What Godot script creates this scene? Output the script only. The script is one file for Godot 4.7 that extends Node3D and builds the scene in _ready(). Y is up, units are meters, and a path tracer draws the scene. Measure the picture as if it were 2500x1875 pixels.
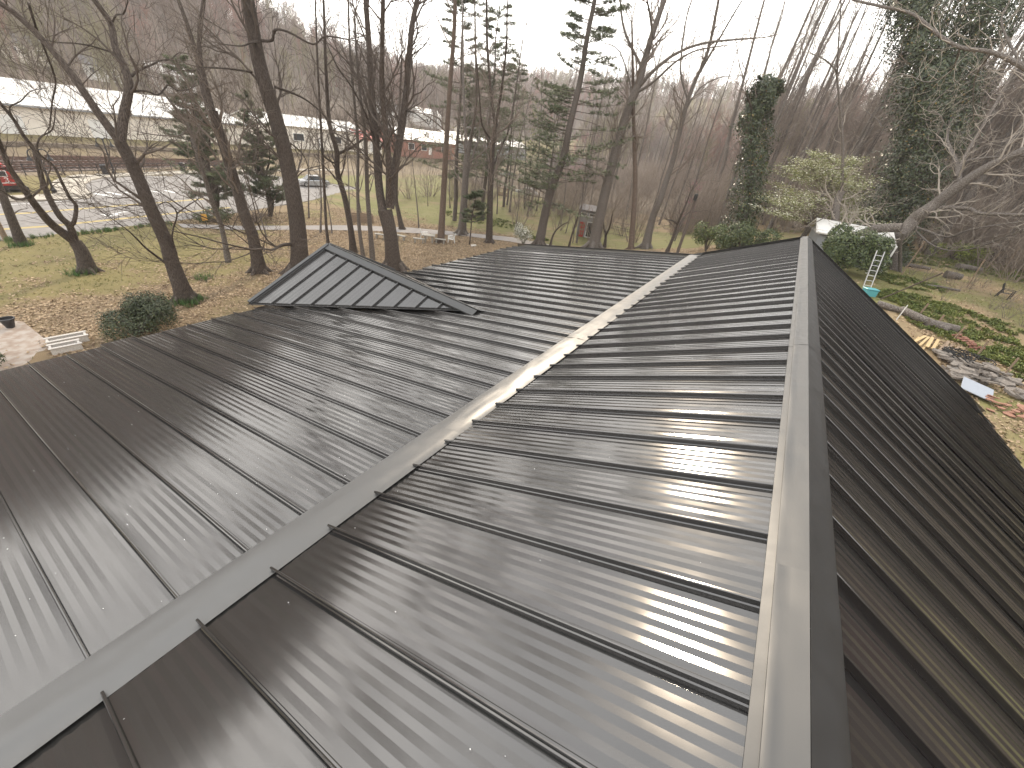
extends Node3D
# A hillside house with a black standing-seam roof, seen from just above the ridge, with a bare spring wood, a road and a rail yard beyond.

var rng := RandomNumberGenerator.new()
var taken := {}
var M := {}

class MB:
	var v := PackedVector3Array()
	var n := PackedVector3Array()
	var t := PackedVector2Array()
	var c := PackedColorArray()
	var ix := PackedInt32Array()
	var col := Color(1, 1, 1)

	func vert(p: Vector3, nn: Vector3, uv := Vector2.ZERO) -> int:
		v.append(p); n.append(nn); t.append(uv); c.append(col)
		return v.size() - 1

	func tri(a: Vector3, b: Vector3, d: Vector3) -> void:
		var nn := (d - a).cross(b - a).normalized()
		var k := v.size()
		vert(a, nn, Vector2(a.x, a.z)); vert(b, nn, Vector2(b.x, b.z)); vert(d, nn, Vector2(d.x, d.z))
		ix.append(k); ix.append(k + 1); ix.append(k + 2)

	func quad(a: Vector3, b: Vector3, d: Vector3, e: Vector3, want := Vector3.ZERO) -> void:
		# corners in order round the face; turned so that it faces `want`
		var nn := (e - a).cross(b - a)
		if nn.length_squared() < 1e-14:
			nn = (d - a).cross(b - a)
		nn = nn.normalized()
		if want != Vector3.ZERO and nn.dot(want) < 0:
			quad(a, e, d, b)
			return
		var k := v.size()
		var lu := a.distance_to(b)
		var lv := a.distance_to(e)
		vert(a, nn, Vector2(0, 0)); vert(b, nn, Vector2(lu, 0)); vert(d, nn, Vector2(lu, lv)); vert(e, nn, Vector2(0, lv))
		ix.append(k); ix.append(k + 1); ix.append(k + 2); ix.append(k); ix.append(k + 2); ix.append(k + 3)

	func box(o: Vector3, s: Vector3, b := Basis.IDENTITY, bev := 0.0) -> void:
		# o = centre; chamfered along every edge if bev > 0
		var h := s * 0.5
		for ax in 3:
			for sg in [-1.0, 1.0]:
				var w := Vector3.ZERO
				w[ax] = sg
				var a1 := (ax + 1) % 3
				var a2 := (ax + 2) % 3
				var q := []
				for k in [[-1, -1], [1, -1], [1, 1], [-1, 1]]:
					var p := Vector3.ZERO
					p[ax] = sg * h[ax]
					p[a1] = k[0] * (h[a1] - bev)
					p[a2] = k[1] * (h[a2] - bev)
					q.append(o + b * p)
				quad(q[0], q[1], q[2], q[3], b * w)
		if bev > 0:
			for ax in 3:
				var a1 := (ax + 1) % 3
				var a2 := (ax + 2) % 3
				for s1 in [-1.0, 1.0]:
					for s2 in [-1.0, 1.0]:
						var q := []
						for k in [[-1, 0], [1, 0], [1, 1], [-1, 1]]:
							var p := Vector3.ZERO
							p[ax] = k[0] * (h[ax] - bev)
							p[a1] = s1 * (h[a1] - (0.0 if k[1] == 0 else bev))
							p[a2] = s2 * (h[a2] - (bev if k[1] == 0 else 0.0))
							q.append(o + b * p)
						var w := Vector3.ZERO
						w[a1] = s1; w[a2] = s2
						quad(q[0], q[1], q[2], q[3], b * w)

	func bar(a: Vector3, b: Vector3, wide: float, thick: float, up := Vector3.UP, bev := 0.0) -> void:
		var d := b - a
		var z := d.normalized()
		var x := up.cross(z)
		if x.length() < 0.01:
			x = Vector3.RIGHT.cross(z)
		x = x.normalized()
		var y := z.cross(x)
		box((a + b) * 0.5, Vector3(wide, thick, d.length()), Basis(x, y, z), bev)

	func tube(p: PackedVector3Array, r: PackedFloat32Array, sides: int, vs := 1.0, close := true) -> void:
		var m := p.size()
		if m < 2:
			return
		var d := (p[1] - p[0]).normalized()
		var x := d.cross(Vector3(0.13, 0.97, 0.2) if absf(d.y) < 0.9 else Vector3(0.98, 0.1, 0.17)).normalized()
		var len := 0.0
		var k0 := v.size()
		var around := maxf(1.0, roundf(TAU * r[0] * vs))
		for i in m:
			if i > 0:
				len += p[i].distance_to(p[i - 1])
			var e := (p[mini(i + 1, m - 1)] - p[maxi(i - 1, 0)]).normalized()
			x = (x - e * x.dot(e)).normalized()
			var y := e.cross(x)
			for s in sides + 1:
				var a := TAU * s / sides
				var nn := x * cos(a) + y * sin(a)
				v.append(p[i] + nn * r[i]); n.append(nn); t.append(Vector2(around * s / sides, len * vs)); c.append(col)
		for i in m - 1:
			for s in sides:
				var a := k0 + i * (sides + 1) + s
				var b := a + sides + 1
				ix.append(a); ix.append(a + 1); ix.append(b)
				ix.append(a + 1); ix.append(b + 1); ix.append(b)
		if close:
			for en in [0, m - 1]:
				var e := (p[en] - p[1 if en == 0 else m - 2]).normalized()
				var kc := vert(p[en], e, Vector2.ZERO)
				var base: int = k0 + en * (sides + 1)
				for s in sides:
					var a := v.size()
					vert(v[base + s], e); vert(v[base + s + 1], e)
					if en == 0:
						ix.append(kc); ix.append(a + 1); ix.append(a)
					else:
						ix.append(kc); ix.append(a); ix.append(a + 1)

	func rod(a: Vector3, b: Vector3, r: float, sides := 8, r2 := -1.0) -> void:
		tube(PackedVector3Array([a, b]), PackedFloat32Array([r, r if r2 < 0 else r2]), sides)

	func lathe(o: Vector3, prof: Array, seg := 20) -> void:
		# prof = [[radius, height], ...] from the bottom up
		for i in prof.size() - 1:
			var r0: float = prof[i][0]
			var y0: float = prof[i][1]
			var r1: float = prof[i + 1][0]
			var y1: float = prof[i + 1][1]
			var nv := Vector2(y1 - y0, r0 - r1).normalized()
			for s in seg:
				var a0 := TAU * s / seg
				var a1 := TAU * (s + 1) / seg
				var k := v.size()
				for q in [[a0, r0, y0], [a1, r0, y0], [a1, r1, y1], [a0, r1, y1]]:
					vert(o + Vector3(cos(q[0]) * q[1], q[2], sin(q[0]) * q[1]), Vector3(cos(q[0]) * nv.x, nv.y, sin(q[0]) * nv.x), Vector2(q[0], q[2]))
				ix.append(k); ix.append(k + 1); ix.append(k + 2); ix.append(k); ix.append(k + 2); ix.append(k + 3)

	func prism(poly: PackedVector2Array, y0: float, y1: float) -> void:
		# a flat slab with an outline in x, z
		var tr := Geometry2D.triangulate_polygon(poly)
		for i in range(0, tr.size(), 3):
			var q := [poly[tr[i]], poly[tr[i + 1]], poly[tr[i + 2]]]
			for top in [true, false]:
				var y: float = y1 if top else y0
				var k := v.size()
				for w in q:
					vert(Vector3(w.x, y, w.y), Vector3.UP if top else Vector3.DOWN, w)
				ix.append(k); ix.append(k + 1); ix.append(k + 2)
		var cen := Vector2.ZERO
		for w in poly:
			cen += w
		cen /= poly.size()
		for i in poly.size():
			var a := poly[i]
			var b := poly[(i + 1) % poly.size()]
			var nn := Vector2(b.y - a.y, a.x - b.x)
			if Geometry2D.is_point_in_polygon((a + b) * 0.5 + nn.normalized() * 0.01, poly):
				nn = -nn
			quad(Vector3(a.x, y0, a.y), Vector3(b.x, y0, b.y), Vector3(b.x, y1, b.y), Vector3(a.x, y1, a.y), Vector3(nn.x, 0, nn.y))

	func mesh() -> ArrayMesh:
		# front faces run clockwise: turn each triangle to agree with its normals
		for i in range(0, ix.size(), 3):
			var i0 := ix[i]
			var i1 := ix[i + 1]
			var i2 := ix[i + 2]
			if (v[i2] - v[i0]).cross(v[i1] - v[i0]).dot(n[i0] + n[i1] + n[i2]) < 0.0:
				ix[i + 1] = i2
				ix[i + 2] = i1
		var a := []
		a.resize(Mesh.ARRAY_MAX)
		a[Mesh.ARRAY_VERTEX] = v
		a[Mesh.ARRAY_NORMAL] = n
		a[Mesh.ARRAY_TEX_UV] = t
		a[Mesh.ARRAY_COLOR] = c
		a[Mesh.ARRAY_INDEX] = ix
		var m := ArrayMesh.new()
		m.add_surface_from_arrays(Mesh.PRIMITIVE_TRIANGLES, a)
		return m

# ---------------------------------------------------------------- naming
func numbered(called: String) -> String:
	if not taken.has(called):
		taken[called] = 0
		return called
	taken[called] += 1
	return "%s_%03d" % [called, taken[called]]

func tag(o: Node, label := "", category := "", group := "", kind := "") -> Node:
	if label != "": o.set_meta("label", label)
	if category != "": o.set_meta("category", category)
	if group != "": o.set_meta("group", group)
	if kind != "": o.set_meta("kind", kind)
	return o

func thing(called: String, label: String, category: String, where := Vector3.ZERO, turn := 0.0, group := "") -> Node3D:
	var o := Node3D.new()
	o.name = numbered(called)
	add_child(o)
	o.position = where
	o.rotation.y = turn
	tag(o, label, category, group)
	return o

func put(mesh: Mesh, called: String, mat: Material, parent: Node, where := Vector3.ZERO) -> MeshInstance3D:
	var o := MeshInstance3D.new()
	o.mesh = mesh
	o.material_override = mat
	o.name = called if parent != self else numbered(called)
	parent.add_child(o, true)
	o.position = where
	return o

func build(mb: MB, called: String, mat: Material, parent: Node, where := Vector3.ZERO) -> MeshInstance3D:
	return put(mb.mesh(), called, mat, parent, where)

func group_part(called: String, parent: Node) -> Node3D:
	var o := Node3D.new()
	o.name = called
	parent.add_child(o, true)
	return o

# ---------------------------------------------------------------- materials
func lin(r: float, g: float, b: float) -> Color:
	return Color(r, g, b).linear_to_srgb()

func noise_tex(size: int, freq: float, oct: int, seed_: int, lo := 0.0, hi := 1.0, normal := false, type := FastNoiseLite.TYPE_SIMPLEX_SMOOTH, strength := 4.0) -> ImageTexture:
	var f := FastNoiseLite.new()
	f.noise_type = type
	f.seed = seed_
	f.frequency = freq
	f.fractal_octaves = oct
	var im := f.get_seamless_image(size, size)
	if normal:
		im.convert(Image.FORMAT_RGBA8)
		im.bump_map_to_normal_map(strength)
	elif lo != 0.0 or hi != 1.0:
		im.convert(Image.FORMAT_L8)
		var d := im.get_data()
		for i in d.size():
			d[i] = int(255.0 * lerpf(lo, hi, d[i] / 255.0))
		im = Image.create_from_data(size, size, false, Image.FORMAT_L8, d)
	return ImageTexture.create_from_image(im)

func ramp_tex(size: int, freq: float, oct: int, seed_: int, stops: Array, sx := 1.0, type := FastNoiseLite.TYPE_SIMPLEX_SMOOTH) -> ImageTexture:
	# stops = [[position, linear colour], ...]
	var f := FastNoiseLite.new()
	f.noise_type = type
	f.seed = seed_
	f.frequency = freq
	f.fractal_octaves = oct
	var im := f.get_seamless_image(size, size)
	im.convert(Image.FORMAT_L8)
	var g := Gradient.new()
	g.offsets = PackedFloat32Array(stops.map(func(s): return s[0]))
	g.colors = PackedColorArray(stops.map(func(s): return lin(s[1][0], s[1][1], s[1][2])))
	var lut := []
	for i in 256:
		lut.append(g.sample(i / 255.0))
	var d := im.get_data()
	var o := PackedByteArray()
	o.resize(d.size() * 3)
	for i in d.size():
		var q: Color = lut[d[i]]
		o[i * 3] = q.r8; o[i * 3 + 1] = q.g8; o[i * 3 + 2] = q.b8
	return ImageTexture.create_from_image(Image.create_from_data(size, size, false, Image.FORMAT_RGB8, o))

func mat(col: Color, rough := 0.8, metal := 0.0) -> StandardMaterial3D:
	var m := StandardMaterial3D.new()
	m.albedo_color = col
	m.roughness = rough
	m.metallic = metal
	return m

func tri_mat(tex: Texture2D, scale: float, rough := 0.9, world := true) -> StandardMaterial3D:
	var m := mat(Color.WHITE, rough)
	m.albedo_texture = tex
	m.uv1_triplanar = true
	m.uv1_world_triplanar = world
	m.uv1_scale = Vector3.ONE * scale
	return m

func leaf_mat(col: Color, rough := 0.55, back := 0.35) -> StandardMaterial3D:
	var m := mat(col, rough)
	m.vertex_color_use_as_albedo = true
	m.cull_mode = BaseMaterial3D.CULL_DISABLED
	m.backlight_enabled = true
	m.backlight = Color(back, back, back * 0.6)
	return m

func cloud_cover() -> ImageTexture:
	# thin high cloud all round: soft streaks and gaps
	var f := FastNoiseLite.new()
	f.seed = 71
	f.frequency = 2.6
	f.fractal_octaves = 4
	var w := 768
	var h := 384
	var d := PackedByteArray()
	d.resize(w * h * 4)
	for y in h:
		var up := PI * (0.5 - (y + 0.5) / h)
		for x in w:
			var a := TAU * x / w
			var k := f.get_noise_3d(cos(a) * cos(up) * 1.4, sin(up) * 2.6, sin(a) * cos(up) * 1.4)
			var q := clampf(0.45 + 0.8 * k, 0.0, 1.0)
			var i := (y * w + x) * 4
			var b := int(150.0 * q)
			d[i] = b; d[i + 1] = b; d[i + 2] = b; d[i + 3] = 255
	return ImageTexture.create_from_image(Image.create_from_data(w, h, false, Image.FORMAT_RGBA8, d))

func make_materials() -> void:
	var smudge := noise_tex(512, 0.012, 5, 3, 0.72, 1.0)
	var roof := mat(lin(0.135, 0.131, 0.128), 0.135, 0.85)
	roof.roughness_texture = smudge
	roof.uv1_triplanar = true
	roof.uv1_world_triplanar = true
	roof.uv1_scale = Vector3.ONE * 0.7
	M.roof = roof
	var flash: StandardMaterial3D = roof.duplicate()
	flash.albedo_color = lin(0.14, 0.138, 0.135)
	flash.roughness = 0.42
	flash.normal_enabled = true
	flash.normal_texture = noise_tex(256, 0.012, 2, 8, 0, 1, true, FastNoiseLite.TYPE_SIMPLEX_SMOOTH, 1.2)
	flash.normal_scale = 0.35
	flash.uv1_scale = Vector3.ONE * 0.9
	M.flash = flash
	var cap: StandardMaterial3D = flash.duplicate()
	cap.albedo_color = lin(0.085, 0.085, 0.085)
	cap.roughness = 0.46
	cap.metallic = 0.75
	M.cap = cap
	M.siding = mat(lin(0.55, 0.54, 0.5), 0.7)
	M.dark_metal = mat(lin(0.03, 0.03, 0.03), 0.45, 0.3)

func _ready() -> void:
	rng.seed = 20240403
	# ---- camera, sky, sun, exposure
	var cam := Camera3D.new()
	cam.name = "camera"
	cam.position = Vector3(0, 10.5, 0)
	cam.basis = Basis(Vector3(0.82744134, 0.12485907, -0.54749525), Vector3(-0.38199589, 0.8397834, -0.38580173), Vector3(0.41160658, 0.52836924, 0.74256715))
	cam.fov = 87.5665
	cam.near = 0.05
	cam.far = 4000.0
	add_child(cam)
	cam.current = true
	var env := Environment.new()
	env.background_mode = Environment.BG_SKY
	var sky := Sky.new()
	var sm := ProceduralSkyMaterial.new()
	sm.sky_top_color = Color(0.62, 0.63, 0.64)
	sm.sky_horizon_color = Color(0.97, 0.955, 0.93)
	sm.sky_curve = 0.3
	sm.sky_energy_multiplier = 1.75
	sm.ground_bottom_color = Color(0.3, 0.28, 0.24)
	sm.ground_horizon_color = Color(0.8, 0.78, 0.75)
	sm.sun_angle_max = 35.0
	sm.sun_curve = 0.12
	sm.sky_cover = cloud_cover()
	sm.sky_cover_modulate = Color(1, 0.985, 0.96)
	sky.sky_material = sm
	env.sky = sky
	env.tonemap_mode = Environment.TONE_MAPPER_LINEAR
	env.tonemap_exposure = 1.4
	env.sdfgi_enabled = true
	env.ssao_enabled = true
	env.ssil_enabled = true
	env.fog_enabled = true
	env.fog_density = 0.0006
	env.fog_light_color = Color(0.93, 0.91, 0.90)
	var we := WorldEnvironment.new()
	we.name = "world_environment"
	we.environment = env
	add_child(we)
	var sun := DirectionalLight3D.new()
	sun.name = "sun"
	sun.light_energy = 0.7
	sun.light_color = Color(1.0, 0.93, 0.83)
	sun.light_angular_distance = 4.0
	sun.shadow_enabled = true
	add_child(sun)
	sun.look_at_from_position(Vector3(-45, 66, -70), Vector3(0, 10, 0))
	make_materials()
	print("materials ", Time.get_ticks_msec())
	make_house()
	print("house ", Time.get_ticks_msec())
	more_materials()
	make_land()
	print("land ", Time.get_ticks_msec())
	make_ground_cover()
	print("cover ", Time.get_ticks_msec())
	make_traced()
	print("traced ", Time.get_ticks_msec())
	make_wood()
	print("wood ", Time.get_ticks_msec())
	make_specks()
	make_town()
	make_yard()
	print("things ", Time.get_ticks_msec())

# ---------------------------------------------------------------- house
const PW := 0.4064
const FARZ := -14.02
const NEARZ := 3.6

func panel_mesh(length: float, seed_: int, cut := 0.0) -> ArrayMesh:
	# x runs down the slope from 0, z across towards -z (0 to -PW), y is off the slope; the seam stands at z = 0
	var r := RandomNumberGenerator.new()
	r.seed = seed_
	var mb := MB.new()
	var prof := [[-0.005, 0.0], [-0.005, 0.030], [-0.0075, 0.032], [-0.0075, 0.038], [-0.004, 0.0405], [0.003, 0.0405], [0.0065, 0.037], [0.0065, 0.027], [0.003, 0.025], [0.003, 0.004], [0.009, 0.0]]
	var n := 13
	var w := (PW - 0.005 - 0.009) / n
	for i in n:
		prof.append([0.009 + w * (i + 1), (0.0 if i == n - 1 else (0.0027 if i % 2 == 0 else 0.0) + r.randf_range(-0.0008, 0.0008))])
	var cols := maxi(2, int(length / 0.4))
	var nz := FastNoiseLite.new()
	nz.seed = seed_
	nz.frequency = 0.55
	for i in prof.size() - 1:
		var a: Array = prof[i]
		var b: Array = prof[i + 1]
		var nn := Vector3(0, b[0] - a[0], b[1] - a[1]).normalized()
		var pan := i >= 10
		var tilt := r.randf_range(-0.006, 0.006)
		for k in cols:
			var q := []
			for e in [[k, a], [k + 1, a], [k + 1, b], [k, b]]:
				var x: float = length * e[0] / cols
				var fn := nn
				if pan:
					# the pans of thin sheet are never quite flat
					fn = (nn + Vector3(nz.get_noise_2d(x * 0.7, e[1][0]) * 0.008, 0, tilt + nz.get_noise_2d(x * 0.5 + 40.0, e[1][0] * 3.0) * 0.008)).normalized()
				q.append([Vector3(x, e[1][1], -e[1][0]), fn])
			var kk := mb.v.size()
			for j in [0, 3, 2, 1]:
				mb.vert(q[j][0], q[j][1], Vector2(q[j][0].x, -q[j][0].z))
			mb.ix.append_array(PackedInt32Array([kk, kk + 1, kk + 2, kk, kk + 2, kk + 3]))
	return mb.mesh()

func strip_mesh(prof: Array, z0: float, z1: float, wave: float, seed_: int, thick := 0.0) -> MB:
	# sweeps a profile (x, y) from z0 to z1 with small dents
	var nz := FastNoiseLite.new()
	nz.seed = seed_
	nz.frequency = 0.9
	var mb := MB.new()
	var cols := maxi(2, int(absf(z1 - z0) / 0.12))
	var m := prof.size()
	var pts := []
	for k in cols + 1:
		var z := lerpf(z0, z1, float(k) / cols)
		var row := []
		for i in m:
			var edge := sin(PI * i / (m - 1.0))
			row.append(Vector3(prof[i][0], prof[i][1] + wave * nz.get_noise_2d(z * 1.4, i * 0.35) * (0.25 + edge), z))
		pts.append(row)
	for k in cols:
		for i in m - 1:
			var hard: bool = prof[i].size() > 2 or prof[i + 1].size() > 2
			var q := [pts[k][i], pts[k][i + 1], pts[k + 1][i + 1], pts[k + 1][i]]
			mb.quad(q[0], q[1], q[2], q[3], Vector3(0, 1, 0) if absf(prof[i][0] - prof[i + 1][0]) > 0.003 else Vector3(-signf(0.5 * (prof[0][0] + prof[m - 1][0]) - prof[i][0] + 0.0001), 0.02, 0))
	return mb

func smooth(mb: MB, weld := 0.0004) -> MB:
	# average the normals of coincident points on gentle bends
	var at := {}
	for i in mb.v.size():
		var k := Vector3i((mb.v[i] / weld).round())
		if not at.has(k): at[k] = []
		at[k].append(i)
	var nn := mb.n.duplicate()
	for k in at:
		for i in at[k]:
			var s := Vector3.ZERO
			for j in at[k]:
				if mb.n[i].dot(mb.n[j]) > 0.9: s += mb.n[j]
			nn[i] = s.normalized()
	mb.n = nn
	return mb

func make_house() -> void:
	var h := thing("house", "house with a black ribbed metal roof filling the foreground", "house", Vector3(-1.2, 4.0, -5.2))
	var off := -h.position
	var rx := 0.632
	var ry := 9.128
	var pu := deg_to_rad(23.64)
	var pl := deg_to_rad(10.264)
	var pr := deg_to_rad(30.0)
	# upper slope: from the ridge down to the change of pitch
	var upper := group_part("upper_roof", h)
	var lower := group_part("lower_roof", h)
	var right := group_part("rear_roof", h)
	var bu := Basis(Vector3(-cos(pu), -sin(pu), 0), Vector3(-sin(pu), cos(pu), 0), Vector3(0, 0, -1))
	var bl := Basis(Vector3(-cos(pl), -sin(pl), 0), Vector3(-sin(pl), cos(pl), 0), Vector3(0, 0, -1))
	# the seams were measured along their tops, 0.04 above the pans
	var utop := Vector3(0.499, 9.050, 0) - bu.y * 0.04 - bu.x * 0.13
	var ulen := 2.563 + 0.13
	var ltop := Vector3(-1.75, 7.938 + 0.377 * tan(pl), 0) - bl.y * 0.04
	var llen := (8.448 - 1.75) / cos(pl)
	var rtop := Vector3(rx + 0.02, ry - 0.088, 0)
	var br := Basis(Vector3(cos(pr), -sin(pr), 0), Vector3(sin(pr), cos(pr), 0), Vector3(0, 0, 1))
	var rlen := 5.42 / cos(pr)
	var um := []; var lm := []; var rm := []
	for i in 5:
		um.append(panel_mesh(ulen, 11 + i)); lm.append(panel_mesh(llen, 31 + i)); rm.append(panel_mesh(rlen, 51 + i))
	for spec in [[upper, um, utop, bu, 0.2193], [lower, lm, ltop, bl, -0.1952], [right, rm, rtop, br, -0.211]]:
		var kmin := int(floor((spec[4] - NEARZ) / PW)) + 1
		for k in range(kmin, 60):
			var z: float = spec[4] - k * PW
			if z - PW < FARZ - 0.2: break
			var o := put(spec[1][rng.randi() % 5], "roof_panel", M.roof, spec[0])
			var b: Basis = spec[3]
			b = Basis(b.z, rng.randf_range(-0.0035, 0.0035)) * Basis(b.x, rng.randf_range(-0.004, 0.004)) * b
			o.basis = b
			o.position = off + spec[2] + Vector3(0, 0, z)
	# flashing over the change of pitch, in lapped lengths
	var pts := []
	for i in 9:
		var f := i / 8.0
		var x := lerpf(-1.80, -2.127, f)
		var y0 := 8.022 + (x + 1.849) * tan(pu) - 0.034
		var y1 := 7.938 + (x + 2.127) * tan(pl) + 0.004
		pts.append([x, maxf(y0, y1) + 0.03 * 4 * f * (1 - f) * 0.35])
	pts.append([-2.134, pts[8][1] - 0.012])
	var z := NEARZ
	var lap := 0
	while z > FARZ:
		var ze := maxf(z - 3.0, FARZ - 0.02)
		var pp := pts.map(func(q): return [q[0], q[1] + 0.0025 * (lap % 2)])
		build(smooth(strip_mesh(pp, z + 0.06, ze, 0.007, 70 + lap)), "transition_flashing", M.flash, h, off)
		z = ze; lap += 1
	# ridge cap: a folded plate over two flanges
	z = NEARZ
	lap = 0
	while z > FARZ:
		var ze := maxf(z - 3.05 + (0.9 if lap == 0 else 0.0), FARZ - 0.03)
		var up := 0.002 * (lap % 2)
		var cap := group_part("ridge_cap", h)
		for side in [[pu, -1.0], [pr, 1.0]]:
			var a: float = side[0]
			var dx := Vector3(side[1] * cos(a), -sin(a), 0)
			var dn := Vector3(side[1] * sin(a), cos(a), 0)
			var P := func(s: float, hh: float): var w: Vector3 = Vector3(rx, ry - 0.065 / cos(a), 0) + dx * s + dn * hh; return [w.x, w.y]
			var pl_prof := []
			var e0: float = 0.088 if side[1] < 0 else 0.112
			for q in [[-0.065 * tan(a), 0.065], [0.03, 0.067], [0.06, 0.069], [e0 - 0.012, 0.071], [e0, 0.071], [e0 + 0.002, 0.062]]:
				pl_prof.append(P.call(q[0], q[1] + up))
			build(smooth(strip_mesh(pl_prof, z + 0.05, ze, 0.0022, 90 + lap)), "cap_plate", M.cap, cap, off)
			var fl := []
			for q in [[e0 - 0.012, 0.051], [e0 + 0.02, 0.051], [e0 + 0.040, 0.051], [e0 + 0.042, 0.045], [e0 + 0.043, 0.002]]:
				fl.append(P.call(q[0], q[1] + up))
			build(smooth(strip_mesh(fl, z + 0.05, ze, 0.001, 95 + lap)), "cap_flange", M.cap, cap, off)
		z = ze; lap += 1
	# rake trim at the far gable and behind, eave trim, boarding and walls
	for zz in [FARZ - 0.05, NEARZ + 0.02]:
		var mb := MB.new()
		var line := [Vector3(-8.46, 6.80, zz), Vector3(-2.0, 7.972, zz), Vector3(rx, ry - 0.02, zz), Vector3(6.06, ry - 0.055 - 5.42 * tan(pr) + 0.04, zz)]
		for i in 3:
			mb.bar(line[i] + Vector3(0, -0.06, 0), line[i + 1] + Vector3(0, -0.06, 0), 0.04, 0.16)
		build(mb, "rake_trim", M.roof, h, off)
	var deck := MB.new()
	for seg in [[Vector3(-8.40, 6.72, 0), Vector3(-2.0, 7.87, 0)], [Vector3(-2.0, 7.87, 0), Vector3(rx, ry - 0.17, 0)], [Vector3(rx, ry - 0.17, 0), Vector3(5.98, ry - 0.17 - 5.35 * tan(pr), 0)]]:
		var a: Vector3 = seg[0] + Vector3(0, 0, FARZ + 0.02)
		var b: Vector3 = seg[1] + Vector3(0, 0, FARZ + 0.02)
		var dz := Vector3(0, 0, NEARZ - FARZ - 0.06)
		var dn := Vector3(0, -0.1, 0)
		deck.quad(a, b, b + dz, a + dz, Vector3.UP)
		deck.quad(a + dn, b + dn, b + dz + dn, a + dz + dn, Vector3.DOWN)
	build(deck, "roof_deck", M.siding, h, off)
	var wl := MB.new()
	wl.box(Vector3(-7.9, 3.6, -5.2), Vector3(0.2, 6.0, 17.0))
	wl.box(Vector3(5.5, 4.0, -5.2), Vector3(0.2, 4.2, 17.0))
	for zz in [-13.6, 3.2]:
		var poly := [Vector2(-7.8, 0.4), Vector2(5.4, 2.0), Vector2(5.4, 6.05), Vector2(rx, ry - 0.3), Vector2(-2.0, 7.74), Vector2(-7.8, 6.7)]
		for i in range(1, 5):
			wl.quad(Vector3(poly[0].x, poly[0].y, zz), Vector3(poly[i].x, poly[i].y, zz), Vector3(poly[i + 1].x, poly[i + 1].y, zz), Vector3(poly[0].x, poly[0].y, zz + 0.0001), Vector3(0, 0, signf(zz)))
			wl.quad(Vector3(poly[0].x, poly[0].y, zz - 0.15 * signf(zz)), Vector3(poly[i].x, poly[i].y, zz - 0.15 * signf(zz)), Vector3(poly[i + 1].x, poly[i + 1].y, zz - 0.15 * signf(zz)), Vector3(poly[0].x, poly[0].y, zz - 0.15 * signf(zz) + 0.0001), Vector3(0, 0, -signf(zz)))
	build(wl, "wall", M.siding, h, off)
	for e in [[-8.43, 6.61], [6.04, 5.86]]:
		var mb := MB.new()
		mb.box(Vector3(e[0], e[1], (NEARZ + FARZ) * 0.5), Vector3(0.03, 0.17, NEARZ - FARZ), Basis.IDENTITY, 0.004)
		build(mb, "eave_trim", M.roof, h, off)
	# the small gable over the porch
	var dm := group_part("gable_roof", h)
	var peak := Vector3(-8.62, 7.72, -5.87)
	var back := Vector3(-4.30, 7.55, -5.80)
	for s in [1.0, -1.0]:
		var corner := Vector3(-8.66, 6.765, -5.87 + s * 1.97)
		var run := corner - peak
		var along := (back - peak).normalized()
		var nn := along.cross(run).normalized()
		if nn.y < 0: nn = -nn
		var down := run.normalized()
		var total := (back - peak).length()
		var L := run.length()
		var count := int(total / PW) + 1
		for k in count:
			var a := k * PW + 0.03
			if a > total - 0.15: break
			var b := minf(a + PW, total)
			# pan cut off along the valley
			var mb := MB.new()
			var prof := []
			for i in 9:
				prof.append([lerpf(a, b, i / 8.0), (0.0014 if i % 2 == 1 else 0.0) + 0.006])
			for i in 8:
				var u0: float = prof[i][0]
				var u1: float = prof[i + 1][0]
				var l0 := L * (1.0 - u0 / total) + 0.02
				var l1 := L * (1.0 - u1 / total) + 0.02
				var p0: Vector3 = peak + along * u0 + nn * prof[i][1]
				var p1: Vector3 = peak + along * u1 + nn * prof[i + 1][1]
				mb.quad(p0, p1, p1 + down * l1, p0 + down * l0, nn)
			var ls := L * (1.0 - a / total)
			mb.bar(peak + along * a + nn * 0.024, peak + along * a + down * ls + nn * 0.024, 0.016, 0.04, nn, 0.003)
			build(mb, "roof_panel", M.roof, dm, off)
		var vf := MB.new()
		var v0 := corner + Vector3(0, 0.02, 0)
		var v1 := back + Vector3(0, 0.01, 0)
		vf.bar(v0 + Vector3(0, 0.005, s * 0.03), v1 + Vector3(0, 0.005, s * 0.03), 0.11, 0.012, Vector3(0, 1, 0), 0.002)
		build(vf, "valley_flashing", M.roof, dm, off)
		var rk := MB.new()
		rk.bar(peak + nn * 0.02 - along * 0.02, corner + nn * 0.02 - along * 0.02, 0.09, 0.11, nn, 0.006)
		build(rk, "rake_trim", M.cap, dm, off)
		var cp := MB.new()
		var side := (down - along * down.dot(along)).normalized()
		cp.bar(peak + nn * 0.052 + side * 0.075 - along * 0.05, back + nn * 0.052 + side * 0.075 + along * 0.12, 0.15, 0.012, nn, 0.002)
		cp.bar(peak + nn * 0.03 + side * 0.13 - along * 0.05, back + nn * 0.03 + side * 0.13 + along * 0.05, 0.04, 0.03, nn, 0.002)
		build(cp, "cap_plate", M.cap, dm, off)
	var gw := MB.new()
	gw.quad(Vector3(-8.4, 6.6, -3.95), Vector3(-8.4, 6.6, -7.75), Vector3(-8.4, 7.66, -5.87), Vector3(-8.4, 7.66, -5.86), Vector3(-1, 0, 0))
	build(gw, "gable_wall", M.siding, dm, off)

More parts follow.
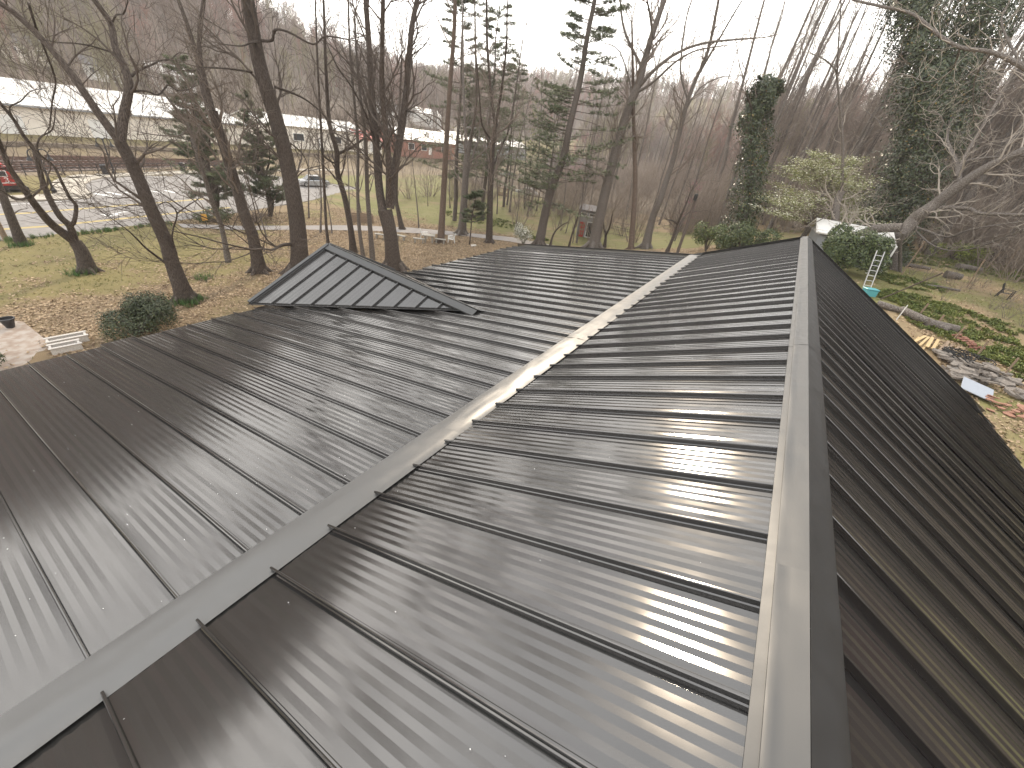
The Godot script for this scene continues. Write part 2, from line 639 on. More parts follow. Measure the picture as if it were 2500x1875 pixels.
func make_specks() -> void:
	# tiny curls of swarf and paint flakes left on the sheets
	var mb := MB.new()
	mb.quad(Vector3(-0.5, 0.02, -0.2), Vector3(0.1, 0.12, -0.3), Vector3(0.5, 0.05, 0.15), Vector3(-0.2, 0.25, 0.3))
	mb.quad(Vector3(-0.2, 0.25, 0.3), Vector3(0.5, 0.05, 0.15), Vector3(0.4, 0.3, 0.4), Vector3(0.0, 0.4, 0.45))
	var xf := []
	var cl := []
	for i in 330:
		var z := rng.randf_range(-8.0, 0.6)
		var low := rng.randf() < 0.72
		var x := -2.2 - absf(rng.randfn(0.0, 2.0)) if low else rng.randf_range(-1.7, 0.3)
		if x < -8.2: continue
		if x < -4.3 and z < -3.8: continue
		var y := 7.938 + (x + 2.127) * tan(deg_to_rad(10.264)) - 0.034 if low else 8.022 + (x + 1.849) * tan(deg_to_rad(23.64)) - 0.036
		var sc := rng.randf_range(0.0025, 0.008)
		xf.append(Transform3D(Basis.from_euler(Vector3(rng.randf_range(-0.3, 0.3), rng.randf() * TAU, rng.randf_range(-0.3, 0.3))).scaled(Vector3.ONE * sc), Vector3(x, y, z)))
		cl.append(Color(0.8, 0.79, 0.76) * rng.randf_range(0.5, 1.0))
	scatter("metal_flakes", "tiny pale flakes scattered over the metal roof", "debris", mb.mesh(), M.litter, xf, cl)

# ---------------------------------------------------------------- land
func sst(a: float, b: float, x: float) -> float:
	var t := clampf((x - a) / (b - a), 0.0, 1.0)
	return t * t * (3.0 - 2.0 * t)

func bump(x: float, z: float, cx: float, cz: float, sx: float, sz: float, a: float) -> float:
	return a * exp(-pow((x - cx) / sx, 2) - pow((z - cz) / sz, 2))

func land(x: float, z: float) -> float:
	var l := 1.1 - 0.031 * clampf(-x - 9.0, 0.0, 35.0)
	var r := 3.9 + 0.02 * clampf(x - 6.0, 0.0, 40.0) + 0.035 * clampf(-z - 14.0, 0.0, 30.0)
	var h := lerpf(l, r, sst(-17, 4, x))
	var d := sqrt(x * x + z * z)
	h += 1.2 * sst(-84.4, -85.4, x) + 0.9 * sst(-86, -92, x)
	h += sst(105, 200, d) * (bump(x, z, -330, 20, 130, 200, 85) + bump(x, z, -330, -480, 260, 200, 42) + bump(x, z, 60, -560, 300, 180, 60))
	h += sst(60, 120, d) * bump(x, z, 150, -110, 95, 160, 80)
	return h

func on(x: float, z: float, up := 0.0) -> Vector3:
	return Vector3(x, land(x, z) + up, z)

var n1 := FastNoiseLite.new()
var n2 := FastNoiseLite.new()

func paved(x: float, z: float) -> bool:
	return Geometry2D.is_point_in_polygon(Vector2(x, z), asphalt) or Geometry2D.is_point_in_polygon(Vector2(x, z), drive)

func grass_share(x: float, z: float) -> float:
	# how much of the ground is turf rather than fallen leaves
	var g := 0.0
	if x < -2:
		g = sst(-25.5, -33.0, x) * sst(-21, -12, z)
		g = maxf(g, 0.8 * sst(-35.5, -41.0, z + 0.35 * (x + 28)))
		g = maxf(g, 0.5 * sst(5, -2, z + 6) * sst(-36, -40, x))
	else:
		g = 0.62
	g += 0.7 * n1.get_noise_2d(x, z) + 0.45 * n2.get_noise_2d(x, z) - 0.06
	if x > -14 and x < 12 and z < -15 and z > -31 and x < 8.5: g -= 0.6
	if x > 22 or z < -62 and x > -25: g -= 0.5
	return clampf(g, 0.0, 1.0)

var asphalt := PackedVector2Array([Vector2(-43.2, 60), Vector2(-43.4, -5), Vector2(-44.9, -14), Vector2(-47, -22), Vector2(-51, -33), Vector2(-56.6, -42.8), Vector2(-58.9, -55), Vector2(-61, -65), Vector2(-58, -71.5), Vector2(-52, -73), Vector2(-45, -71.8), Vector2(-36, -74), Vector2(-28, -80), Vector2(-25, -90), Vector2(-33, -97), Vector2(-48, -92), Vector2(-58, -96), Vector2(-64, -112), Vector2(-74, -140), Vector2(-80, -138), Vector2(-76, -110), Vector2(-77, -90), Vector2(-76, -64), Vector2(-74, -45), Vector2(-70.5, -26.2), Vector2(-69, -21.6), Vector2(-68.1, -18.2), Vector2(-66.5, -16.4), Vector2(-63.8, -15), Vector2(-61.6, -14.5), Vector2(-57.7, -13.8), Vector2(-56.2, -13), Vector2(-55.9, -8.7), Vector2(-55.4, 60)])
var drive := PackedVector2Array([Vector2(-44.2, -15.5), Vector2(-41.4, -19.2), Vector2(-39.9, -22.5), Vector2(-37.3, -28.2), Vector2(-33.6, -32.9), Vector2(-30.5, -35.2), Vector2(-24.7, -39.4), Vector2(-18.5, -40.5), Vector2(-18.5, -38.6), Vector2(-23.8, -37.2), Vector2(-28.5, -34.6), Vector2(-31.2, -31.4), Vector2(-34.4, -28.0), Vector2(-37.4, -23.2), Vector2(-39.8, -18.6), Vector2(-42.6, -15.2)])

func axis(lo: float, a: float, b: float, hi: float, step: float) -> PackedFloat32Array:
	var o := PackedFloat32Array()
	var x := a
	var s := step
	var left := []
	while x > lo:
		s *= 1.13
		x -= s
		left.append(x)
	left.reverse()
	o.append_array(PackedFloat32Array(left))
	x = a
	while x < b:
		o.append(x)
		x += step
	s = step
	while x < hi:
		o.append(x)
		s *= 1.13
		x += s
	return o

func make_land() -> void:
	n1.seed = 4; n1.frequency = 0.11; n1.fractal_octaves = 3
	n2.seed = 9; n2.frequency = 0.55; n2.fractal_octaves = 3
	var xs := axis(-1500, -62, 30, 900, 0.7)
	var zs := axis(-1500, -72, 8, 500, 0.7)
	var mb := MB.new()
	var fine := FastNoiseLite.new()
	fine.frequency = 0.3
	fine.seed = 21
	for x in xs:
		for z in zs:
			var h := land(x, z)
			var g := grass_share(x, z)
			var leaf := Color(0.26, 0.185, 0.105)
			var turf := Color(0.225, 0.185, 0.072)
			if x > -2:
				leaf = Color(0.30, 0.22, 0.125)
				turf = Color(0.20, 0.19, 0.065)
			elif z < -34:
				turf = Color(0.19, 0.18, 0.06)
			var q := leaf.lerp(turf, sst(0.25, 0.75, g))
			if x < -69 and x > -86:
				q = Color(0.2, 0.15, 0.12).lerp(Color(0.26, 0.2, 0.1), 0.5 + 0.5 * n2.get_noise_2d(x, z))
			elif x <= -86:
				q = Color(0.2, 0.165, 0.07) if x > -125 else Color(0.13, 0.10, 0.075)
			elif x > 24 or z < -75:
				q = Color(0.14, 0.105, 0.07)
			q *= 1.0 + 0.22 * fine.get_noise_2d(x * 3.0, z * 3.0)
			if not paved(x, z):
				h += 0.05 * fine.get_noise_2d(x, z) + 0.02
			else:
				h -= 0.06
			mb.col = q
			mb.vert(Vector3(x, h, z), Vector3.UP, Vector2(x, z))
	var m := zs.size()
	for i in xs.size() - 1:
		for k in m - 1:
			var a := i * m + k
			mb.ix.append_array(PackedInt32Array([a, a + m, a + 1, a + 1, a + m, a + m + 1]))
	# normals from the slopes
	for i in xs.size():
		for k in m:
			var a := i * m + k
			var px := mb.v[mini(i + 1, xs.size() - 1) * m + k] - mb.v[maxi(i - 1, 0) * m + k]
			var pz := mb.v[i * m + mini(k + 1, m - 1)] - mb.v[i * m + maxi(k - 1, 0)]
			mb.n[a] = pz.cross(px).normalized()
	var o := build(mb, "ground", M.ground, self)
	tag(o, "", "", "", "structure")
	# road and car park
	var rd := MB.new()
	rd.prism(asphalt, -0.3, 0.035)
	tag(build(rd, "road", M.asphalt, self), "", "", "", "structure")
	var dv := MB.new()
	var tr := Geometry2D.triangulate_polygon(drive)
	for i in range(0, tr.size(), 3):
		var k := dv.v.size()
		for j in 3:
			var w := drive[tr[i + j]]
			dv.vert(on(w.x, w.y, 0.045), Vector3.UP, w)
		dv.ix.append_array(PackedInt32Array([k, k + 1, k + 2]))
	tag(build(dv, "driveway", M.gravel, self), "", "", "", "structure")
	# pavement and kerb on the far side of the road
	var walk_in := [Vector2(-55.4, 60), Vector2(-55.9, -8.7), Vector2(-56.2, -13), Vector2(-57.7, -13.8), Vector2(-61.6, -14.5), Vector2(-63.8, -15), Vector2(-66.5, -16.4), Vector2(-68.1, -18.2), Vector2(-69, -21.6), Vector2(-70.5, -26.2), Vector2(-74, -45), Vector2(-76, -64)]
	var kb := MB.new()
	var pv := MB.new()
	for i in walk_in.size() - 1:
		var a: Vector2 = walk_in[i]
		var b: Vector2 = walk_in[i + 1]
		var wide0 := 2.4 if i > 0 and i < 7 else 1.9
		var d := (b - a).normalized()
		var nrm := Vector2(-d.y, d.x)
		if nrm.x > 0 and absf(nrm.x) > 0.3: nrm = -nrm
		if absf(nrm.x) <= 0.3 and nrm.y < 0: nrm = -nrm
		var p := [a, b, b + nrm * wide0, a + nrm * wide0]
		kb.bar(Vector3(a.x, 0.085, a.y), Vector3(b.x, 0.085, b.y), 0.18, 0.17, Vector3.UP, 0.02)
		pv.quad(Vector3(p[0].x, 0.155, p[0].y), Vector3(p[1].x, 0.155, p[1].y), Vector3(p[2].x, 0.155, p[2].y), Vector3(p[3].x, 0.155, p[3].y), Vector3.UP)
		pv.quad(Vector3(p[3].x, 0.155, p[3].y), Vector3(p[2].x, 0.155, p[2].y), Vector3(p[2].x, -0.2, p[2].y), Vector3(p[3].x, -0.2, p[3].y), Vector3(nrm.x, 0, nrm.y))
	tag(build(pv, "pavement", M.concrete, self), "", "", "", "structure")
	tag(build(kb, "kerb", M.concrete, self), "", "", "", "structure")
	# painted lines
	var yl := MB.new()
	var wh := MB.new()
	for e in [[-46.6, 0.0, true], [-46.35, 0.0, true], [-51.2, 0.0, true], [-51.45, 0.0, true], [-54.9, 0.0, false]]:
		var mbx: MB = yl if e[2] else wh
		for k in 26:
			var z0 := 40.0 - k * 2.4
			var z1 := z0 - 2.4
			if z1 < -14 and not e[2]: break
			var sh0 := -maxf(0, -z0 - 8) * 0.2
			var sh1 := -maxf(0, -z1 - 8) * 0.2
			mbx.quad(Vector3(e[0] + sh0 - 0.06, 0.041, z0), Vector3(e[0] + sh0 + 0.06, 0.041, z0), Vector3(e[0] + sh1 + 0.06, 0.041, z1), Vector3(e[0] + sh1 - 0.06, 0.041, z1), Vector3.UP)
	# stop line hatching at the mouth of the car park, and the turn arrow
	for k in 6:
		var x := -57.4 - 0.1 * k
		var z := -14.6 - k * 1.25
		wh.quad(Vector3(x, 0.041, z), Vector3(x - 0.05, 0.041, z - 0.35), Vector3(x - 1.9, 0.041, z + 0.1), Vector3(x - 1.85, 0.041, z + 0.45), Vector3.UP)
	for q in [[-49.0, -12.3, -49.9, -13.6, 0.28], [-49.9, -13.4, -49.9, -14.3, 0.28]]:
		var a := Vector3(q[0], 0.041, q[1])
		var b := Vector3(q[2], 0.041, q[3])
		var s: Vector3 = (b - a).normalized().cross(Vector3.UP) * q[4] * 0.5
		wh.quad(a - s, a + s, b + s, b - s, Vector3.UP)
	wh.quad(Vector3(-48.4, 0.041, -12.2), Vector3(-49.6, 0.041, -11.9), Vector3(-49.3, 0.041, -13.0), Vector3(-49.0, 0.041, -13.1), Vector3.UP)
	for q in [[-58.2, -14.1, -58.0, -15.0], [-58.0, -15.0, -56.6, -15.1]]:
		var a := Vector3(q[0], 0.042, q[1])
		var b := Vector3(q[2], 0.042, q[3])
		var s := (b - a).normalized().cross(Vector3.UP) * 0.09
		wh.quad(a - s, a + s, b + s, b - s, Vector3.UP)
	tag(build(yl, "road_marking", M.yellow_paint, self), "", "", "", "structure")
	tag(build(wh, "road_marking", M.white_paint, self), "", "", "", "structure")
	# concrete pad by the house
	var pd := MB.new()
	pd.prism(PackedVector2Array([Vector2(-27.6, 4), Vector2(-27.5, -1.6), Vector2(-26.4, -2.4), Vector2(-24.0, -2.5), Vector2(-22.6, -2.4), Vector2(-20.2, -1.9), Vector2(-19.8, 4)]), 0.2, 0.70)
	tag(build(pd, "path", M.concrete_old, self), "", "", "", "structure")

func scatter(called: String, label: String, cat: String, mesh: Mesh, material: Material, xf: Array, cols: Array, as_thing := true) -> void:
	var mm := MultiMesh.new()
	mm.transform_format = MultiMesh.TRANSFORM_3D
	mm.use_colors = true
	mm.mesh = mesh
	mm.instance_count = xf.size()
	for i in xf.size():
		mm.set_instance_transform(i, xf[i])
		mm.set_instance_color(i, cols[i])
	var o := MultiMeshInstance3D.new()
	o.multimesh = mm
	o.material_override = material
	o.name = numbered(called)
	add_child(o)
	tag(o, label, cat, "", "stuff")

func make_ground_cover() -> void:
	# fallen leaves: small bent blades
	var lf := MB.new()
	lf.quad(Vector3(-0.5, 0.12, -0.3), Vector3(-0.5, 0.12, 0.3), Vector3(0, 0, 0.36), Vector3(0, 0, -0.36), Vector3.UP)
	lf.quad(Vector3(0, 0, -0.36), Vector3(0, 0, 0.36), Vector3(0.5, 0.2, 0.2), Vector3(0.5, 0.2, -0.2), Vector3.UP)
	var leaf := lf.mesh()
	var xf := []
	var cl := []
	var spots := [[-46, -9.5, -40, 6, 150000], [-20, 12, -46, -14, 20000], [8, 13, -30, -14, 9000], [9, 30, -60, -10, 16000]]
	for s in spots:
		for i in s[4]:
			var x := rng.randf_range(s[0], s[1])
			var z := rng.randf_range(s[2], s[3])
			if x > -8.3 and x < 6 and z > -14.1: continue
			if paved(x, z): continue
			if rng.randf() < grass_share(x, z) * 1.15: continue
			if x < -19.5 and x > -27.6 and z > -2.2 and rng.randf() < 0.93: continue
			var sc := rng.randf_range(0.06, 0.13)
			var b := Basis.from_euler(Vector3(rng.randf_range(-0.5, 0.5), rng.randf() * TAU, rng.randf_range(-0.5, 0.5))).scaled(Vector3.ONE * sc)
			xf.append(Transform3D(b, on(x, z, 0.05)))
			var t := rng.randf()
			cl.append(Color(0.44, 0.325, 0.205).lerp(Color(0.17, 0.105, 0.06), t * t) * rng.randf_range(0.75, 1.2))
	scatter("fallen_leaves", "tan fallen leaves lying thick over the yard", "leaves", leaf, M.litter, xf, cl)
	# turf: tufts of narrow blades
	var tf := MB.new()
	for i in 7:
		var a := TAU * i / 7 + 0.3 * (i % 3)
		var d := Vector3(cos(a), 0, sin(a))
		var s := Vector3(-d.z, 0, d.x) * 0.06
		var p := d * 0.2 * (i % 3)
		tf.quad(p - s, p + s, p + d * 0.28 + Vector3(0, 0.75, 0) + s * 0.3, p + d * 0.28 + Vector3(0, 0.75, 0) - s * 0.3)
	var tuft := tf.mesh()
	xf = []
	cl = []
	for s in [[-45, -12, -34, 8, 30000], [-57, -14, -66, -34, 9000], [6.5, 34, -70, -12, 60000]]:
		for i in s[4]:
			var x := rng.randf_range(s[0], s[1])
			var z := rng.randf_range(s[2], s[3])
			if paved(x, z): continue
			if rng.randf() > pow(grass_share(x, z), 1.6): continue
			var sc := rng.randf_range(0.07, 0.14)
			xf.append(Transform3D(Basis.from_euler(Vector3(rng.randf_range(-0.3, 0.3), rng.randf() * TAU, rng.randf_range(-0.3, 0.3))).scaled(Vector3(sc, sc * rng.randf_range(0.5, 1.0), sc)), on(x, z, 0.0)))
			var q := Color(0.22, 0.19, 0.06).lerp(Color(0.12, 0.15, 0.04), rng.randf())
			if x > 0: q = Color(0.17, 0.19, 0.05).lerp(Color(0.42, 0.34, 0.18), rng.randf())
			cl.append(q * rng.randf_range(0.75, 1.25))
	scatter("grass", "short patchy yellow green grass on the lawns", "grass", tuft, M.blade, xf, cl)
	# fresh green weeds: rosettes of broad leaves
	var wd := MB.new()
	for i in 9:
		var a := TAU * i / 9 * 2.0 + 0.1 * i
		var d := Vector3(cos(a), 0, sin(a))
		var s := Vector3(-d.z, 0, d.x) * 0.13
		var y := 0.2 + 0.07 * i
		wd.quad(d * 0.05 + Vector3(0, y * 0.4, 0), d * 0.35 + s + Vector3(0, y, 0), d * 0.7 + Vector3(0, y * 0.8, 0), d * 0.35 - s + Vector3(0, y, 0))
	var weed := wd.mesh()
	xf = []
	cl = []
	for s in [[10.5, -31.0, 3.2, 4.0, 1500], [11.5, -27.0, 2.0, 3.0, 1100], [8.8, -34.5, 2.6, 1.8, 900], [12.5, -22.5, 1.6, 3.0, 900], [14.5, -30, 2.5, 3.0, 500], [13, -55, 8, 4, 1400], [9, -40, 2.0, 2.0, 350], [24, -58, 8, 5, 900], [-33, -45, 6, 3, 500], [-23, -41.5, 2.0, 1.0, 260]]:
		for i in s[4]:
			var a := rng.randf() * TAU
			var r := sqrt(rng.randf())
			var x: float = s[0] + cos(a) * r * s[2]
			var z: float = s[1] + sin(a) * r * s[3]
			if n2.get_noise_2d(x * 1.1, z * 1.1) < rng.randf_range(-0.25, 0.15): continue
			var sc := rng.randf_range(0.12, 0.3)
			xf.append(Transform3D(Basis.from_euler(Vector3(rng.randf_range(-0.3, 0.3), rng.randf() * TAU, rng.randf_range(-0.3, 0.3))).scaled(Vector3.ONE * sc), on(x, z, 0.02)))
			cl.append(Color(0.12, 0.17, 0.04).lerp(Color(0.24, 0.26, 0.07), rng.randf()) * rng.randf_range(0.8, 1.2))
	scatter("weeds", "bright green low weeds in patches behind the house", "weeds", weed, M.blade, xf, cl)
	# daffodil leaves: a strip along the road and clumps at the foot of trees
	var df := MB.new()
	for i in 14:
		var a := TAU * i / 14 + 0.4 * (i % 4)
		var d := Vector3(cos(a), 0, sin(a))
		var s := Vector3(-d.z, 0, d.x) * 0.03
		var p := d * 0.06 * (i % 4)
		df.quad(p - s, p + s, p + d * (0.15 + 0.08 * (i % 3)) + Vector3(0, 1.0, 0) + s * 0.3, p + d * (0.15 + 0.08 * (i % 3)) + Vector3(0, 1.0, 0) - s * 0.3)
	var daf := df.mesh()
	xf = []
	cl = []
	for i in 620:
		var z := rng.randf_range(-15.0, 14.0)
		var x := -42.6 - maxf(0, -z - 4) * 0.13 + rng.randf_range(-0.45, 0.45)
		if n2.get_noise_2d(x * 0.7, z * 0.7) < -0.2: continue
		var sc := rng.randf_range(0.2, 0.36)
		xf.append(Transform3D(Basis.from_euler(Vector3(0, rng.randf() * TAU, 0)).scaled(Vector3.ONE * sc), on(x, z)))
		cl.append(Color(0.08, 0.14, 0.035) * rng.randf_range(0.8, 1.4))
	scatter("roadside_greens", "strip of green bulb leaves along the near edge of the road", "plants", daf, M.blade, xf, cl)
	var k := 0
	for s in [[-25.0, -8.2, 1.15, 75, "clump of green bulb leaves around the foot of the forked tree nearest the roof"], [-33.1, -6.2, 0.9, 40, "small clump of green bulb leaves at the foot of the leaning forked tree"], [-28.2, -10.5, 0.8, 16, "loose scatter of green shoots on the leaf litter between two trunks"], [-41.3, -5.4, 0.8, 34, "green bulb leaves round the roadside trunk at the left"]]:
		var mb := MB.new()
		for i in s[3]:
			var a := rng.randf() * TAU
			var r: float = s[2] * sqrt(rng.randf()) * rng.randf_range(0.45, 1.0)
			var p := on(s[0] + cos(a) * r, s[1] + sin(a) * r)
			for j in 9:
				var b := rng.randf() * TAU
				var d := Vector3(cos(b), 0, sin(b)) * rng.randf_range(0.05, 0.2)
				var sd := Vector3(-d.z, 0, d.x).normalized() * 0.012
				var hh := Vector3(0, rng.randf_range(0.2, 0.42), 0)
				mb.col = Color(0.07, 0.14, 0.035) * rng.randf_range(0.7, 1.5)
				var q := p + d * 0.4
				mb.quad(q - sd, q + sd, q + d + hh + sd * 0.3, q + d + hh - sd * 0.3)
		tag(build(mb, "bulb_plant", M.leafy, self), s[4], "plant", "clumps of bulb leaves on the lawn")

# ---------------------------------------------------------------- trees
func spline(pts: Array, per: int) -> Array:
	# smooth a traced line; returns [points, radii]
	var p := PackedVector3Array()
	var r := PackedFloat32Array()
	var n := pts.size()
	for i in n - 1:
		var p0: Vector3 = pts[maxi(i - 1, 0)][0]
		var p1: Vector3 = pts[i][0]
		var p2: Vector3 = pts[i + 1][0]
		var p3: Vector3 = pts[mini(i + 2, n - 1)][0]
		for k in per:
			var t := float(k) / per
			p.append(p1.cubic_interpolate(p2, p0, p3, t))
			r.append(lerpf(pts[i][1], pts[i + 1][1], t))
	p.append(pts[n - 1][0])
	r.append(pts[n - 1][1])
	return [p, r]

func grow(mb: MB, p: Vector3, dir: Vector3, len: float, r: float, level: int, o: Dictionary) -> void:
	var segs := clampi(int(len / (0.45 if level < 2 else 0.3)), 2, 7)
	var pts := PackedVector3Array([p])
	var rad := PackedFloat32Array([r])
	var d := dir
	var wob: float = o.get("wobble", 0.32)
	for i in segs:
		d = (d + Vector3(rng.randf_range(-wob, wob), rng.randf_range(-wob, wob) + o.get("up", 0.07), rng.randf_range(-wob, wob))).normalized()
		p += d * len / segs
		pts.append(p)
		rad.append(lerpf(r, r * 0.35, (i + 1.0) / segs))
	mb.tube(pts, rad, 5 if r > 0.035 else (4 if r > 0.018 else 3), 1.0, false)
	var deep: int = o.get("levels", 3)
	if level >= deep:
		if o.has("leaf"): o.leaf.call(p, d, r)
		return
	var kids := int(o.get("kids", 5.0) * clampf(len / 2.2, 0.5, 1.6) + rng.randf())
	for k in kids:
		var t := rng.randf_range(0.25, 1.0) if k > 0 else 1.0
		var i := clampi(int(t * segs), 0, segs - 1)
		var q := pts[i].lerp(pts[i + 1], clampf(t * segs - i, 0, 1))
		var ax := Vector3(rng.randf_range(-1, 1), rng.randf_range(-1, 1), rng.randf_range(-1, 1)).cross(d).normalized()
		var nd := (pts[i + 1] - pts[i]).normalized().rotated(ax, rng.randf_range(0.35, 0.95) if k > 0 else 0.2)
		grow(mb, q, nd, len * rng.randf_range(0.38, 0.66), maxf(lerpf(r, r * 0.35, t) * 0.66, 0.0085), level + 1, o)

func dress(tw: MB, p: PackedVector3Array, r: PackedFloat32Array, from: float, base_y: float, clear: float, o: Dictionary, forks := false) -> void:
	# side branches along a traced limb
	var total := 0.0
	for i in p.size() - 1: total += p[i].distance_to(p[i + 1])
	var run := 0.0
	var nxt := from * total
	for i in p.size() - 1:
		var l := p[i].distance_to(p[i + 1])
		while nxt < run + l:
			var t := (nxt - run) / l
			var q := p[i].lerp(p[i + 1], t)
			var rr := lerpf(r[i], r[i + 1], t)
			nxt += o.get("gap", 0.75) * rng.randf_range(0.6, 1.5)
			if q.y < base_y + clear: continue
			var d := (p[i + 1] - p[i]).normalized()
			var ax := d.cross(Vector3(rng.randf_range(-1, 1), rng.randf_range(-1, 1), rng.randf_range(-1, 1))).normalized()
			var nd := d.rotated(ax, rng.randf_range(0.6, 1.2))
			nd.y += rng.randf_range(0.0, 0.35)
			var br := clampf(rr * rng.randf_range(0.18, 0.42), 0.012, 0.075)
			grow(tw, q, nd.normalized(), clampf(br * 48, 0.9, o.get("reach", 3.6)) * rng.randf_range(0.7, 1.2), br, 1, o)
		run += l
	var e := p.size() - 1
	if forks: return
	if from < 1.0 and r[e] > 0.075:
		# the leader goes on above what was traced and opens into a crown
		var big := o.duplicate()
		big.levels = 4
		big.kids = 4.4
		big.wobble = 0.22
		var top := clampf(17.0 - p[e].y * 0.55, 3.0, 9.0)
		for k in 3:
			var d := (p[e] - p[e - 1]).normalized()
			d = (d + Vector3(rng.randf_range(-0.45, 0.45), rng.randf_range(0.1, 0.7), rng.randf_range(-0.45, 0.45))).normalized()
			grow(tw, p[e], d, top * rng.randf_range(0.7, 1.1), r[e] * (0.85 if k == 0 else 0.6), 0, big)
	elif from < 1.0:
		for k in 3:
			var d := (p[e] - p[e - 1]).normalized()
			d = (d + Vector3(rng.randf_range(-0.5, 0.5), rng.randf_range(-0.2, 0.5), rng.randf_range(-0.5, 0.5))).normalized()
			grow(tw, p[e], d, rng.randf_range(1.2, 2.6), clampf(r[e] * 0.7, 0.012, 0.09), 1, o)

func traced(spec: Array, called: String, label: String, cat: String, bark: Material, twig_mat: Material, o: Dictionary) -> Node3D:
	var limbs: Array = spec[2]
	var base := Vector3(limbs[0][0], limbs[0][1], limbs[0][2])
	var t := thing(called, label, cat, base, 0.0, o.get("group", ""))
	var tr := MB.new()
	var tw := MB.new()
	for li in limbs.size():
		var a: Array = limbs[li]
		var pts := []
		for i in range(0, a.size(), 4):
			pts.append([Vector3(a[i], a[i + 1], a[i + 2]) - base, float(a[i + 3])])
		var sp := spline(pts, 4)
		var p: PackedVector3Array = sp[0]
		var r: PackedFloat32Array = sp[1]
		if li == 0:
			# root flare
			var foot := r[0]
			for i in p.size():
				var hgt := p[i].y
				r[i] *= 1.0 + 0.5 * exp(-maxf(hgt - 0.15, 0.0) * 2.2)
			var fp := PackedVector3Array([p[0], p[0].lerp(p[1], 0.12), p[0].lerp(p[1], 0.3), p[0].lerp(p[1], 0.6)])
			var fr := PackedFloat32Array([foot * 1.7, foot * 1.38, foot * 1.16, foot * 1.05])
			fp.append_array(p.slice(1)); fr.append_array(r.slice(1))
			p = fp; r = fr
			if foot > 0.22:
				for k in 5:
					var an := TAU * k / 5 + rng.randf_range(-0.4, 0.4)
					var dd := Vector3(cos(an), 0, sin(an))
					tr.tube(PackedVector3Array([p[0] + Vector3(0, foot * 1.3, 0) + dd * foot * 0.6, p[0] + Vector3(0, foot * 0.45, 0) + dd * foot * 1.35, p[0] + dd * foot * 2.4 + Vector3(0, -0.05, 0)]), PackedFloat32Array([foot * 0.34, foot * 0.3, foot * 0.1]), 7, 1.0, false)
		for i in r.size(): r[i] *= 0.87
		tr.tube(p, r, 14 if r[0] > 0.25 else (9 if r[0] > 0.1 else 6), 1.0, true)
		if li == 0 and o.has("trunk_line"):
			o.trunk_line.call(p, r)
		var forks := false
		var en := p[p.size() - 1] + base
		for lj in limbs.size():
			if lj != li and en.distance_to(Vector3(limbs[lj][0], limbs[lj][1], limbs[lj][2])) < 1.0: forks = true
		dress(tw, p, r, (o.get("from", 0.3) if li == 0 else 0.15), 0.0, o.get("clear", 3.0), o, forks)
	build(tr, "trunk", bark, t)
	if tw.v.size() > 0:
		build(tw, "crown", twig_mat, t)
	return t

func leaf_quad(mb: MB, p: Vector3, size: float, nrm := Vector3.ZERO) -> void:
	var n := nrm
	if n == Vector3.ZERO:
		n = Vector3(rng.randf_range(-1, 1), rng.randf_range(-1, 1), rng.randf_range(-1, 1)).normalized()
	var x := n.cross(Vector3(rng.randf_range(-1, 1), rng.randf_range(-1, 1), rng.randf_range(-1, 1))).normalized() * size
	var y := n.cross(x) * 0.62
	var k := mb.v.size()
	for q in [p - x, p - y * 0.9 + x * 0.1, p + x, p + y * 0.9 + x * 0.1]:
		mb.v.append(q); mb.n.append(n); mb.t.append(Vector2.ZERO); mb.c.append(mb.col)
	mb.ix.append_array(PackedInt32Array([k, k + 1, k + 2, k, k + 2, k + 3]))

func tuft_needles(mb: MB, p: Vector3, d: Vector3, size: float, count: int) -> void:
	for i in count:
		var q := (d * 0.55 + Vector3(rng.randf_range(-1, 1), rng.randf_range(-0.7, 1), rng.randf_range(-1, 1))).normalized()
		var s := q.cross(Vector3(rng.randf_range(-1, 1), rng.randf_range(-1, 1), rng.randf_range(-1, 1))).normalized() * size * 0.06
		var e := p + q * size * rng.randf_range(0.7, 1.1)
		var k := mb.v.size()
		var nn := (s.cross(q) + Vector3(0, 0.3, 0)).normalized()
		for w in [p - s, p + s, e]:
			mb.v.append(w); mb.n.append(nn); mb.t.append(Vector2.ZERO); mb.c.append(mb.col)
		mb.ix.append_array(PackedInt32Array([k, k + 1, k + 2]))

